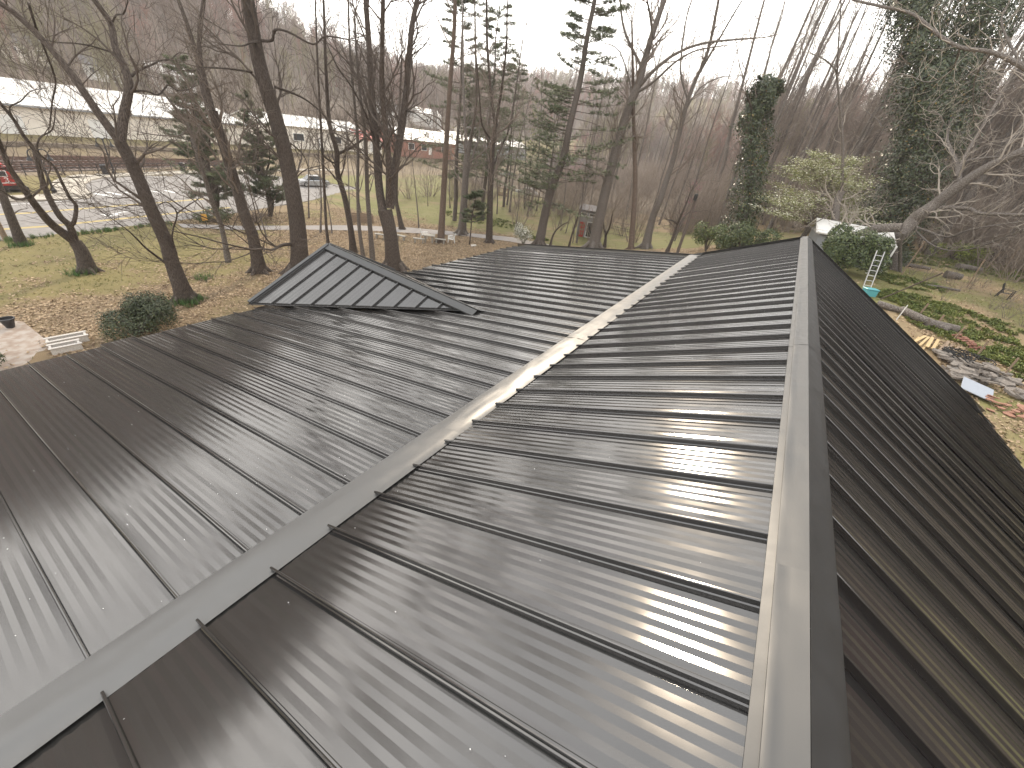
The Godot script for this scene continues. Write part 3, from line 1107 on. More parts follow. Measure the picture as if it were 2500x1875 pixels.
func pine_crown(tw: MB, nd: MB, p: PackedVector3Array, r: PackedFloat32Array, from: float, spread: float, tufts := 1.0, gap := 0.55, lift := 0.0) -> void:
	var total := 0.0
	for i in p.size() - 1: total += p[i].distance_to(p[i + 1])
	var run := 0.0
	var nxt := from * total
	for i in p.size() - 1:
		var l := p[i].distance_to(p[i + 1])
		while nxt < run + l:
			var q := p[i].lerp(p[i + 1], (nxt - run) / l)
			var f := nxt / total
			var reach := spread * (1.0 - 0.72 * maxf(0, (f - from) / (1.0 - from))) * rng.randf_range(0.55, 1.15)
			nxt += gap * rng.randf_range(0.5, 1.4)
			for w in 2:
				if rng.randf() < 0.2: continue
				var an := rng.randf() * TAU
				var d := Vector3(cos(an), rng.randf_range(-0.12, 0.22) + lift * rng.randf_range(-0.3, 1.0), sin(an)).normalized()
				var pts := PackedVector3Array([q])
				var rad := PackedFloat32Array([0.035])
				var c := q
				var bare := rng.randf() < 0.14
				for s in 5:
					d = (d + Vector3(rng.randf_range(-0.16, 0.16), rng.randf_range(-0.1, 0.13), rng.randf_range(-0.16, 0.16))).normalized()
					c += d * reach / 5
					pts.append(c)
					rad.append(lerpf(0.035, 0.008, (s + 1) / 5.0))
					if s >= 1 and not bare:
						for b in 4:
							var sd := d.rotated(Vector3.UP, rng.randf_range(0.35, 1.2) * (1 if b % 2 == 0 else -1))
							sd.y += rng.randf_range(-0.05, 0.25)
							var sl := reach * 0.26 * rng.randf_range(0.5, 1.2)
							var e := c + sd * sl
							tw.tube(PackedVector3Array([c, e]), PackedFloat32Array([0.011, 0.006]), 3, 1.0, false)
							var g := rng.randf_range(0.75, 1.25)
							for m in int(4 * tufts + rng.randf()):
								nd.col = Color(0.075, 0.105, 0.05).lerp(Color(0.13, 0.155, 0.065), rng.randf()) * g
								tuft_needles(nd, c.lerp(e, rng.randf_range(0.2, 1.05)) + Vector3(rng.randf_range(-0.12, 0.12), rng.randf_range(-0.05, 0.12), rng.randf_range(-0.12, 0.12)), sd, 0.24, 10)
				tw.tube(pts, rad, 4, 1.0, false)
		run += l

func ivy_coat(lv: MB, p: PackedVector3Array, thick: float, count: int, top_taper := 0.5) -> void:
	var m := p.size() - 1
	var lump := FastNoiseLite.new()
	lump.seed = 77
	lump.frequency = 0.55
	for i in count:
		var t := rng.randf() * m
		var k := mini(int(t), m - 1)
		var c := p[k].lerp(p[k + 1], t - k)
		var an := rng.randf() * TAU
		var d := Vector3(cos(an), rng.randf_range(-0.35, 0.5), sin(an)).normalized()
		var rr := thick * (1.0 - top_taper * pow(t / m, 2.0)) * (1.0 + 1.2 * lump.get_noise_3dv(c * 1.1 + d * 1.2)) * (0.45 + 0.55 * sqrt(rng.randf()))
		var q := c + d * rr
		lv.col = Color(0.028, 0.042, 0.018).lerp(Color(0.085, 0.10, 0.035), pow(rng.randf(), 1.9))
		if rng.randf() < 0.02: lv.col = Color(0.2, 0.13, 0.03)
		leaf_quad(lv, q, rng.randf_range(0.055, 0.12), (d + Vector3(rng.randf_range(-0.8, 0.8), rng.randf_range(-0.3, 0.9), rng.randf_range(-0.8, 0.8))).normalized())

# each traced tree: its key, its habit, and its limbs as x, y, z, radius
const TREES := [
	["T1", "forked", [[-33.14, 0.2, -6.45, 0.416, -33.17, 1.48, -6.56, 0.364, -33.24, 2.1, -6.48, 0.317], [-33.24, 2.1, -6.48, 0.278, -32.97, 3.15, -5.84, 0.229, -32.32, 4.02, -5.5, 0.195, -31.77, 4.73, -5.28, 0.167, -31.35, 5.51, -5.09, 0.143, -30.96, 6.18, -4.94, 0.122, -30.67, 6.86, -4.93, 0.104, -29.97, 7.72, -4.88, 0.085, -29.34, 8.52, -4.92, 0.069], [-33.24, 2.1, -6.48, 0.218, -32.95, 3.02, -6.48, 0.19, -32.84, 3.56, -6.25, 0.169, -32.94, 4.49, -6.17, 0.151, -32.7, 5.44, -6.17, 0.134, -32.27, 6.22, -6.2, 0.118, -32.35, 6.84, -6.27, 0.106, -31.94, 7.4, -6.06, 0.092, -31.98, 8.03, -5.98, 0.081, -31.65, 8.71, -5.72, 0.068, -31.45, 9.23, -5.59, 0.058], [-32.95, 3.02, -6.48, 0.134, -32.54, 3.34, -6.66, 0.115, -32.53, 4.13, -6.99, 0.101, -32.27, 4.59, -6.82, 0.087, -31.8, 5.43, -6.67, 0.073, -31.83, 6.15, -6.63, 0.061, -31.48, 6.8, -6.22, 0.05, -31.24, 7.44, -6.46, 0.04, -30.7, 7.85, -6.88, 0.032, -30.68, 8.64, -7.25, 0.024], [-31.77, 4.73, -5.28, 0.076, -30.61, 4.89, -4.6, 0.062, -29.01, 5.58, -4.04, 0.05, -27.67, 5.93, -3.55, 0.041], [-31.98, 8.03, -5.98, 0.047, -30.84, 8.6, -5.8, 0.035, -29.75, 8.94, -6.02, 0.027, -28.84, 9.37, -6.25, 0.02, -27.64, 9.57, -6.37, 0.014]]],
	["T2", "forked", [[-25.17, 0.45, -8.2, 0.457, -25.23, 2.67, -8.11, 0.371, -25.26, 3.73, -8.14, 0.342, -25.12, 5.39, -7.92, 0.31, -25.23, 6.84, -7.85, 0.286, -25.28, 8.0, -7.66, 0.256], [-25.28, 8.0, -7.66, 0.203, -25.61, 8.87, -7.41, 0.178, -25.84, 9.69, -7.2, 0.159, -26.17, 10.38, -7.05, 0.144, -26.74, 11.2, -6.8, 0.129, -27.13, 11.9, -6.38, 0.115, -27.29, 12.14, -6.1, 0.104, -27.64, 12.52, -5.85, 0.094], [-25.28, 8.0, -7.66, 0.226, -25.45, 9.06, -8.18, 0.2, -25.43, 10.01, -8.62, 0.18, -25.71, 10.67, -8.79, 0.162, -26.06, 11.4, -8.81, 0.145, -26.55, 12.2, -9.07, 0.13, -26.69, 12.88, -8.83, 0.113, -27.18, 13.47, -8.87, 0.1], [-25.43, 9.91, -8.64, 0.052, -25.54, 10.0, -9.24, 0.046, -25.79, 9.91, -9.77, 0.042, -26.07, 10.25, -10.28, 0.038, -26.14, 10.33, -10.45, 0.033, -26.55, 10.16, -10.96, 0.03, -26.72, 10.32, -11.6, 0.026], [-25.68, 10.41, -8.86, 0.059, -25.91, 10.73, -9.36, 0.049, -25.72, 11.0, -9.82, 0.042, -25.92, 11.2, -10.25, 0.035, -26.08, 11.34, -10.77, 0.029, -26.28, 11.64, -11.24, 0.022, -26.21, 11.68, -11.61, 0.016], [-26.08, 11.19, -8.74, 0.043, -25.75, 11.28, -7.96, 0.034, -25.38, 11.27, -7.36, 0.028, -25.02, 11.19, -6.77, 0.022, -24.67, 11.18, -6.29, 0.018], [-26.99, 12.31, -6.83, 0.056, -27.57, 11.59, -6.92, 0.05, -28.2, 10.87, -7.09, 0.045, -29.17, 9.88, -7.29, 0.042, -29.81, 9.06, -7.07, 0.037, -30.57, 7.99, -6.81, 0.032], [-26.52, 12.3, -9.16, 0.042, -25.73, 12.49, -9.08, 0.034, -24.96, 12.51, -9.04, 0.029, -24.34, 12.75, -9.01, 0.023, -23.48, 12.9, -8.79, 0.019], [-25.31, 2.69, -7.87, 0.074, -24.7, 3.65, -7.13, 0.051, -24.01, 4.36, -6.68, 0.037, -23.6, 4.96, -6.28, 0.025, -22.94, 5.93, -5.46, 0.014], [-25.14, 3.14, -8.37, 0.065, -24.72, 3.95, -8.25, 0.052, -23.97, 4.61, -8.16, 0.043, -23.46, 5.4, -8.32, 0.036, -22.94, 5.99, -7.91, 0.029, -22.76, 5.92, -7.47, 0.023], [-23.46, 5.4, -8.32, 0.042, -24.19, 5.57, -9.13, 0.029, -24.68, 5.8, -9.95, 0.018]]],
	["T3", "forked", [[-41.47, -0.06, -5.51, 0.293, -41.28, 2.12, -5.64, 0.258, -41.44, 3.56, -5.8, 0.209, -41.65, 4.76, -5.89, 0.163, -41.49, 6.04, -6.02, 0.118], [-41.28, 1.93, -5.64, 0.054, -42.94, 1.95, -6.36, 0.037, -44.77, 1.66, -7.04, 0.024]]],
	["T4", "tall", [[-27.69, 0.37, -13.48, 0.452, -27.56, 2.86, -13.44, 0.378, -27.73, 4.43, -13.3, 0.35, -28.03, 7.19, -13.19, 0.313, -28.11, 9.44, -13.0, 0.27], [-28.11, 9.44, -13.0, 0.164, -28.94, 10.1, -13.12, 0.141, -29.86, 12.18, -13.61, 0.12, -30.8, 14.13, -13.79, 0.102, -31.69, 14.95, -14.1, 0.089], [-28.11, 9.44, -13.0, 0.174, -28.62, 11.49, -13.17, 0.14, -28.74, 12.83, -13.53, 0.119, -28.99, 14.2, -14.17, 0.102, -29.08, 14.99, -14.49, 0.086], [-28.96, 9.95, -13.09, 0.058, -30.38, 10.07, -13.13, 0.042, -31.73, 9.79, -12.78, 0.03], [-28.66, 13.48, -13.7, 0.044, -29.59, 13.38, -14.7, 0.03, -30.19, 13.2, -15.75, 0.02]]],
	["T4b", "slim", [[-31.02, 0.27, -13.15, 0.207, -31.15, 2.79, -13.33, 0.172, -30.99, 4.39, -13.07, 0.152, -30.98, 6.96, -12.92, 0.13, -31.27, 8.39, -12.92, 0.104, -31.37, 9.69, -12.3, 0.068, -31.61, 10.07, -12.06, 0.038], [-30.98, 6.96, -12.92, 0.065, -32.58, 7.47, -13.59, 0.048, -33.93, 9.18, -15.25, 0.034], [-31.26, 8.24, -12.96, 0.063, -32.4, 7.77, -12.66, 0.046, -33.72, 7.66, -11.87, 0.033, -34.86, 7.68, -11.52, 0.021]]],
	["T5", "oak", [[-25.83, 0.43, -15.13, 0.649, -25.63, 4.05, -15.36, 0.539, -25.82, 7.54, -15.38, 0.479, -25.97, 9.84, -15.15, 0.433, -26.07, 11.87, -14.85, 0.391, -26.18, 14.34, -14.88, 0.324, -26.17, 15.36, -14.87, 0.279], [-26.29, 11.44, -14.47, 0.084, -25.45, 11.37, -12.95, 0.053, -24.99, 11.21, -11.46, 0.032], [-25.84, 10.95, -15.38, 0.088, -25.72, 10.69, -16.72, 0.067, -26.1, 10.26, -17.91, 0.051, -26.3, 9.68, -18.84, 0.035], [-25.83, 8.5, -15.37, 0.063, -26.17, 8.11, -16.29, 0.048, -26.67, 7.48, -17.13, 0.036, -27.03, 6.54, -17.55, 0.025], [-25.99, 12.79, -14.99, 0.072, -25.59, 12.67, -14.43, 0.052, -25.29, 12.38, -13.68, 0.038, -24.93, 12.26, -12.69, 0.024], [-25.99, 12.83, -15.0, 0.09, -25.12, 12.88, -15.16, 0.077, -24.72, 13.29, -15.16, 0.066, -23.9, 13.26, -15.38, 0.057, -22.92, 12.93, -15.94, 0.05, -22.22, 13.3, -16.2, 0.042, -21.36, 13.32, -16.82, 0.035], [-25.92, 2.62, -14.87, 0.135, -25.0, 2.92, -13.85, 0.108, -23.96, 3.13, -12.91, 0.088]]],
	["C1", "slim", [[-30.71, 0.28, -20.81, 0.145, -30.65, 2.48, -20.78, 0.123, -30.64, 6.08, -21.05, 0.115, -30.32, 9.33, -21.04, 0.093, -30.25, 12.85, -21.25, 0.073, -30.3, 16.01, -21.59, 0.056, -30.09, 17.52, -21.62, 0.043]]],
	["C2", "tall", [[-28.6, 0.34, -21.59, 0.305, -28.57, 2.22, -21.51, 0.263, -28.93, 4.61, -21.47, 0.236, -29.11, 6.31, -21.16, 0.211, -29.06, 7.78, -21.23, 0.204, -29.19, 9.43, -20.94, 0.156, -29.05, 12.86, -21.01, 0.106, -29.07, 15.92, -21.3, 0.076], [-29.0, 7.58, -21.31, 0.123, -28.89, 8.01, -22.35, 0.103, -28.85, 8.43, -23.11, 0.086, -28.91, 8.91, -24.06, 0.072, -29.1, 9.11, -24.93, 0.059], [-29.11, 6.86, -21.16, 0.07, -28.82, 7.3, -20.12, 0.05, -28.1, 7.82, -19.29, 0.036, -27.25, 8.51, -18.56, 0.024]]],
	["C3", "slim", [[-26.4, 0.41, -20.85, 0.17, -26.4, 2.91, -20.62, 0.146, -26.49, 5.61, -20.8, 0.124, -26.35, 8.59, -20.97, 0.116, -26.51, 11.57, -21.01, 0.095, -26.53, 13.65, -21.0, 0.067, -26.35, 15.82, -20.98, 0.052]]],
	["C4", "slim", [[-26.07, 0.42, -21.42, 0.219, -26.06, 3.49, -21.33, 0.19, -26.25, 5.63, -21.44, 0.168, -25.92, 8.65, -21.28, 0.142, -26.06, 11.29, -21.18, 0.108, -26.24, 13.7, -21.25, 0.078, -26.24, 15.19, -21.28, 0.054]]],
	["C5", "tall", [[-22.89, 0.52, -20.67, 0.652, -22.87, 3.14, -20.49, 0.53, -23.23, 4.87, -20.36, 0.562], [-23.32, 4.75, -20.27, 0.348, -23.9, 6.24, -20.53, 0.303, -24.14, 8.82, -20.64, 0.258, -24.54, 11.36, -20.85, 0.221, -24.95, 13.72, -21.16, 0.19, -25.23, 15.89, -21.32, 0.161, -25.7, 16.68, -21.71, 0.144], [-23.06, 5.09, -20.55, 0.267, -22.48, 8.12, -20.17, 0.215, -22.39, 11.37, -19.77, 0.175, -21.74, 13.47, -19.32, 0.144, -21.18, 15.29, -18.99, 0.12, -20.69, 15.76, -18.58, 0.103], [-23.0, 5.0, -20.62, 0.335, -23.06, 7.14, -21.12, 0.285, -23.06, 9.91, -21.91, 0.245, -23.08, 12.06, -22.38, 0.212, -23.33, 14.87, -23.06, 0.18, -23.38, 16.43, -23.59, 0.156, -23.58, 17.09, -23.98, 0.138], [-24.18, 8.82, -20.61, 0.086, -23.67, 10.31, -19.56, 0.064, -23.59, 11.52, -18.6, 0.049, -23.25, 12.29, -17.5, 0.037, -23.06, 13.33, -16.74, 0.027], [-22.85, 10.8, -22.14, 0.072, -21.64, 10.7, -21.75, 0.043, -20.34, 10.23, -21.52, 0.023], [-23.38, 16.22, -23.59, 0.065, -24.51, 17.04, -25.78, 0.046]]],
	["C5b", "slim", [[-33.42, 0.19, -31.55, 0.291, -33.66, 2.11, -31.27, 0.242, -33.86, 3.49, -31.2, 0.217, -33.7, 6.97, -31.33, 0.167, -33.55, 10.86, -31.61, 0.121, -33.09, 15.42, -31.59, 0.063]]],
	["C6", "pole", [[-27.2, 0.39, -30.63, 0.388, -27.18, 5.26, -30.82, 0.304, -26.99, 7.83, -30.69, 0.271, -26.95, 12.42, -30.87, 0.215, -26.75, 16.43, -30.93, 0.182, -26.75, 18.23, -30.9, 0.16, -26.85, 19.53, -30.96, 0.129], [-27.05, 9.84, -30.64, 0.081, -28.38, 10.31, -31.0, 0.062, -30.07, 10.86, -31.0, 0.047, -31.61, 10.92, -30.62, 0.033]]],
	["C7", "tall", [[-28.54, 0.34, -35.47, 0.516, -28.32, 4.22, -35.29, 0.402, -28.5, 7.78, -35.54, 0.342, -28.38, 9.15, -35.73, 0.279], [-28.38, 9.15, -35.73, 0.186, -26.98, 12.29, -34.53, 0.126, -25.94, 15.82, -32.64, 0.083, -25.26, 18.33, -31.36, 0.053], [-28.5, 7.78, -35.54, 0.171, -29.99, 12.89, -36.37, 0.123, -31.3, 17.68, -37.4, 0.09, -32.3, 20.07, -38.28, 0.065], [-28.33, 5.69, -35.29, 0.157, -28.63, 8.49, -36.88, 0.114, -29.18, 9.88, -38.19, 0.085, -30.2, 13.22, -39.21, 0.056]]],
	["C8", "tall", [[-24.44, 0.47, -34.91, 0.39, -24.72, 5.58, -34.69, 0.32, -24.94, 9.49, -34.72, 0.262, -24.69, 10.97, -34.61, 0.219], [-24.69, 10.97, -34.61, 0.152, -23.85, 13.43, -33.79, 0.114, -23.09, 15.94, -32.85, 0.087, -22.72, 17.61, -32.05, 0.067, -22.14, 18.25, -31.16, 0.05], [-24.73, 10.72, -34.59, 0.17, -24.86, 12.93, -33.79, 0.138, -25.02, 15.91, -32.98, 0.112, -24.89, 18.55, -32.3, 0.091, -24.44, 19.04, -31.52, 0.077], [-24.78, 7.59, -34.83, 0.145, -25.03, 8.91, -36.11, 0.116, -24.85, 10.9, -37.03, 0.091, -25.25, 14.61, -38.11, 0.068, -25.9, 17.72, -39.29, 0.049], [-24.88, 9.5, -34.76, 0.122, -24.75, 10.58, -32.77, 0.087, -24.45, 12.69, -31.63, 0.062, -23.98, 14.99, -30.33, 0.041]]],
	["P1", "pine", [[-20.59, 0.59, -38.48, 0.547, -20.49, 5.47, -38.83, 0.449, -19.76, 9.03, -39.04, 0.382, -19.53, 11.57, -38.78, 0.326, -19.49, 15.1, -39.27, 0.273, -19.39, 17.69, -38.96, 0.225, -19.41, 20.17, -39.2, 0.185, -19.46, 21.41, -39.36, 0.139]]],
	["P2", "tall", [[-16.33, 0.74, -43.08, 0.694, -16.45, 6.76, -43.16, 0.552, -16.09, 12.86, -42.95, 0.436, -15.69, 15.3, -43.2, 0.381, -15.71, 17.38, -43.56, 0.319, -15.45, 19.12, -43.21, 0.273, -15.27, 21.18, -43.55, 0.233, -15.06, 22.12, -43.51, 0.198], [-15.66, 15.19, -43.21, 0.216, -14.52, 16.45, -42.93, 0.166, -13.04, 17.72, -43.15, 0.131, -11.16, 18.48, -43.38, 0.102, -8.81, 18.85, -43.77, 0.077, -7.2, 18.94, -43.56, 0.054], [-15.7, 14.84, -43.2, 0.151, -14.18, 15.66, -42.65, 0.112, -12.38, 16.95, -41.54, 0.082, -10.85, 17.6, -40.95, 0.059, -8.84, 17.81, -40.3, 0.04], [-15.88, 16.81, -43.5, 0.146, -18.43, 19.29, -44.26, 0.118, -19.76, 21.55, -44.88, 0.097, -20.52, 22.43, -45.87, 0.08], [-15.92, 14.69, -43.11, 0.084, -18.29, 17.78, -43.82, 0.054, -20.45, 18.51, -44.46, 0.034], [-15.31, 18.61, -43.26, 0.123, -15.41, 19.74, -41.5, 0.09, -15.25, 20.24, -39.63, 0.068]]],
	["C10", "pole", [[-12.81, 1.24, -45.1, 0.342, -14.02, 7.12, -44.9, 0.275, -15.15, 11.14, -44.44, 0.22, -15.83, 13.6, -44.02, 0.192, -16.86, 17.04, -43.79, 0.131, -17.67, 19.7, -43.64, 0.078]]],
	["C11", "tall", [[-11.53, 1.53, -45.86, 0.531, -11.74, 4.75, -45.95, 0.406, -11.48, 6.35, -45.69, 0.353, -11.45, 9.09, -46.01, 0.3, -11.43, 10.53, -45.98, 0.274, -11.58, 15.07, -45.6, 0.199, -11.23, 18.4, -46.03, 0.155, -11.49, 21.65, -45.63, 0.114, -11.56, 22.78, -45.63, 0.084], [-11.51, 14.84, -45.62, 0.116, -13.21, 17.07, -46.54, 0.095, -14.13, 20.49, -47.2, 0.076, -14.42, 22.29, -48.16, 0.062], [-11.66, 16.87, -46.93, 0.115, -10.04, 20.06, -44.99, 0.075, -9.15, 21.05, -43.21, 0.053], [-11.54, 14.12, -45.62, 0.101, -11.26, 16.0, -47.22, 0.073, -10.19, 17.15, -49.13, 0.052, -9.04, 17.7, -51.61, 0.034]]],
	["C12", "slim", [[-8.6, 2.29, -42.69, 0.192, -8.49, 3.72, -42.8, 0.15, -8.5, 5.1, -42.88, 0.128, -8.33, 6.2, -42.55, 0.107, -8.3, 7.05, -42.82, 0.088, -8.23, 7.98, -42.69, 0.052], [-8.5, 5.1, -42.88, 0.092, -8.74, 5.47, -41.44, 0.069, -8.88, 5.68, -39.66, 0.052], [-8.44, 3.58, -42.81, 0.113, -8.54, 4.36, -44.1, 0.09, -8.62, 5.36, -45.08, 0.073, -8.43, 5.94, -46.27, 0.058]]],
	["C13", "slim", [[-15.58, 0.8, -44.5, 0.198, -15.8, 2.32, -44.5, 0.151, -16.26, 3.09, -44.53, 0.107, -16.55, 4.35, -44.07, 0.063], [-15.78, 2.24, -44.51, 0.13, -14.84, 3.58, -42.44, 0.086, -14.16, 5.06, -40.35, 0.057]]],
	["C14", "slim", [[-19.8, 0.62, -39.53, 0.127, -19.65, 1.99, -39.54, 0.104, -19.11, 2.93, -39.64, 0.082, -18.49, 3.44, -39.91, 0.04]]],
	["C15", "slim", [[-18.39, 0.66, -41.21, 0.129, -18.24, 2.31, -41.11, 0.105, -18.03, 3.93, -41.1, 0.081, -18.04, 5.03, -41.6, 0.06]]],
	["R4", "tall", [[-12.47, 2.87, -83.92, 0.44, -12.39, 10.13, -83.92, 0.345, -13.16, 14.62, -84.09, 0.301, -13.76, 21.76, -83.22, 0.22, -14.49, 28.29, -83.59, 0.179, -14.79, 30.97, -83.98, 0.149, -14.82, 32.56, -83.7, 0.122], [-13.76, 21.76, -83.22, 0.11, -15.72, 24.08, -86.14, 0.08, -17.79, 27.26, -88.81, 0.057]]],
	["R5", "slim", [[-2.42, 4.37, -70.0, 0.275, -2.4, 10.37, -70.13, 0.218, -1.16, 14.11, -69.69, 0.157, -0.37, 17.56, -70.38, 0.128, -0.09, 20.37, -70.39, 0.061]]],
	["R7", "pole", [[18.01, 6.35, -70.72, 0.325, 17.65, 9.3, -70.78, 0.293, 18.24, 12.67, -70.71, 0.239, 18.04, 14.17, -70.36, 0.214, 17.87, 17.09, -71.04, 0.173]]],
	["R8", "big", [[8.64, 4.85, -43.98, 0.242, 8.23, 5.94, -44.2, 0.254, 7.83, 6.99, -44.24, 0.334, 7.76, 7.68, -43.9, 0.49, 8.04, 8.68, -44.32, 0.534, 8.26, 9.33, -43.97, 0.493, 8.61, 9.95, -44.13, 0.434, 9.02, 10.98, -43.81, 0.391, 9.78, 12.39, -43.52, 0.311, 10.97, 13.65, -43.26, 0.258, 11.9, 14.54, -43.32, 0.206], [9.18, 4.71, -43.88, 0.127, 8.34, 6.11, -43.23, 0.14, 7.65, 7.18, -42.26, 0.148, 7.41, 7.89, -41.61, 0.154], [8.68, 9.74, -44.12, 0.179, 10.26, 9.98, -43.32, 0.149, 10.76, 9.81, -42.54, 0.13, 12.57, 10.12, -41.63, 0.109, 13.22, 10.21, -40.88, 0.094], [9.01, 11.48, -43.81, 0.205, 8.63, 12.44, -44.91, 0.164, 8.03, 13.41, -46.31, 0.134, 7.53, 14.33, -47.44, 0.106, 7.35, 16.07, -49.18, 0.077], [8.68, 12.65, -44.89, 0.097, 9.85, 13.12, -45.48, 0.086, 11.92, 13.56, -46.27, 0.076, 12.96, 13.86, -47.18, 0.069], [8.7, 11.74, -43.87, 0.133, 8.7, 13.44, -44.98, 0.12, 8.88, 15.91, -46.28, 0.108, 8.88, 19.31, -47.51, 0.095, 9.01, 21.06, -48.85, 0.087], [8.16, 8.28, -44.3, 0.108, 8.66, 8.22, -43.61, 0.092, 10.11, 8.04, -42.96, 0.079, 10.76, 8.82, -41.96, 0.066, 12.55, 9.79, -40.9, 0.054], [8.21, 8.18, -44.29, 0.067, 9.62, 7.35, -42.23, 0.058, 10.94, 7.65, -40.65, 0.05, 12.02, 9.43, -38.41, 0.04], [7.14, 8.19, -41.66, 0.36, 5.69, 7.72, -42.16, 0.357, 5.08, 6.97, -42.53, 0.353, 4.59, 6.54, -43.17, 0.349, 3.85, 6.96, -43.48, 0.337, 3.22, 7.88, -44.07, 0.324, 2.83, 8.99, -44.58, 0.308, 2.79, 9.8, -44.89, 0.291], [2.81, 9.74, -44.88, 0.131, 1.26, 13.03, -44.34, 0.101, -0.91, 16.7, -43.26, 0.078, -1.38, 17.2, -42.53, 0.062, -2.25, 17.54, -41.57, 0.049, -2.95, 17.56, -40.36, 0.036], [-0.89, 16.7, -43.25, 0.076, -1.47, 17.89, -42.4, 0.058, -2.28, 19.8, -41.58, 0.044, -2.58, 20.45, -41.01, 0.033], [2.96, 8.44, -44.12, 0.074, 2.09, 7.55, -42.25, 0.048, 1.2, 7.1, -39.84, 0.028], [7.67, 14.14, -47.41, 0.077, 6.93, 14.13, -46.93, 0.069, 6.74, 14.97, -46.44, 0.061, 6.15, 15.48, -46.19, 0.055, 5.36, 15.74, -45.65, 0.05, 6.14, 17.3, -44.73, 0.042, 7.04, 18.05, -43.93, 0.036, 8.58, 17.81, -43.48, 0.031], [6.51, 16.62, -49.34, 0.065, 5.95, 15.5, -51.11, 0.056, 4.32, 14.66, -52.58, 0.05, 3.35, 15.5, -53.92, 0.041, 2.16, 16.29, -55.73, 0.033]]],
	["R9", "big2", [[11.69, 4.19, -23.45, 0.148, 9.86, 12.51, -24.46, 0.134, 7.22, 13.92, -25.6, 0.126, 5.21, 15.02, -26.64, 0.106, 4.15, 15.49, -27.08, 0.084, 3.19, 15.73, -27.7, 0.075, 2.22, 16.25, -28.16, 0.071, 1.12, 17.0, -28.79, 0.066, -0.17, 17.42, -29.46, 0.061, -1.34, 17.8, -30.11, 0.056, -2.39, 18.25, -30.52, 0.041], [5.24, 14.98, -26.63, 0.05, 4.47, 15.99, -27.62, 0.041, 4.01, 16.72, -28.16, 0.033, 4.04, 17.42, -28.73, 0.026], [4.15, 15.49, -27.08, 0.039, 4.28, 14.94, -28.32, 0.031, 4.77, 14.17, -28.97, 0.023, 5.45, 13.5, -30.05, 0.016], [3.19, 15.73, -27.7, 0.041, 3.43, 15.11, -28.68, 0.032, 3.02, 14.89, -30.07, 0.025, 2.36, 15.29, -31.39, 0.017]]],
	["R2", "ivy", [[7.92, 4.84, -49.62, 0.572, 7.89, 5.86, -49.78, 0.516, 7.6, 8.76, -49.72, 0.458, 7.21, 11.87, -49.7, 0.388, 6.7, 14.73, -50.01, 0.329, 5.37, 17.34, -50.12, 0.292, 3.25, 20.12, -50.64, 0.262, 1.52, 22.78, -50.78, 0.216, 0.54, 24.2, -50.92, 0.176], [6.47, 15.27, -50.04, 0.273, 6.54, 18.04, -50.96, 0.223, 6.45, 20.62, -51.57, 0.185, 6.37, 23.07, -52.18, 0.154, 6.24, 25.02, -52.94, 0.129]]],
	["R1", "ivy", [[-2.84, 3.84, -44.38, 0.284, -3.45, 7.61, -44.14, 0.25, -4.42, 11.2, -44.28, 0.22, -5.41, 13.94, -44.12, 0.18, -5.35, 15.53, -43.97, 0.13, -5.05, 16.41, -44.26, 0.085], [-5.37, 13.83, -44.12, 0.105, -5.95, 14.72, -42.68, 0.076, -6.4, 15.26, -41.53, 0.056]]],
]

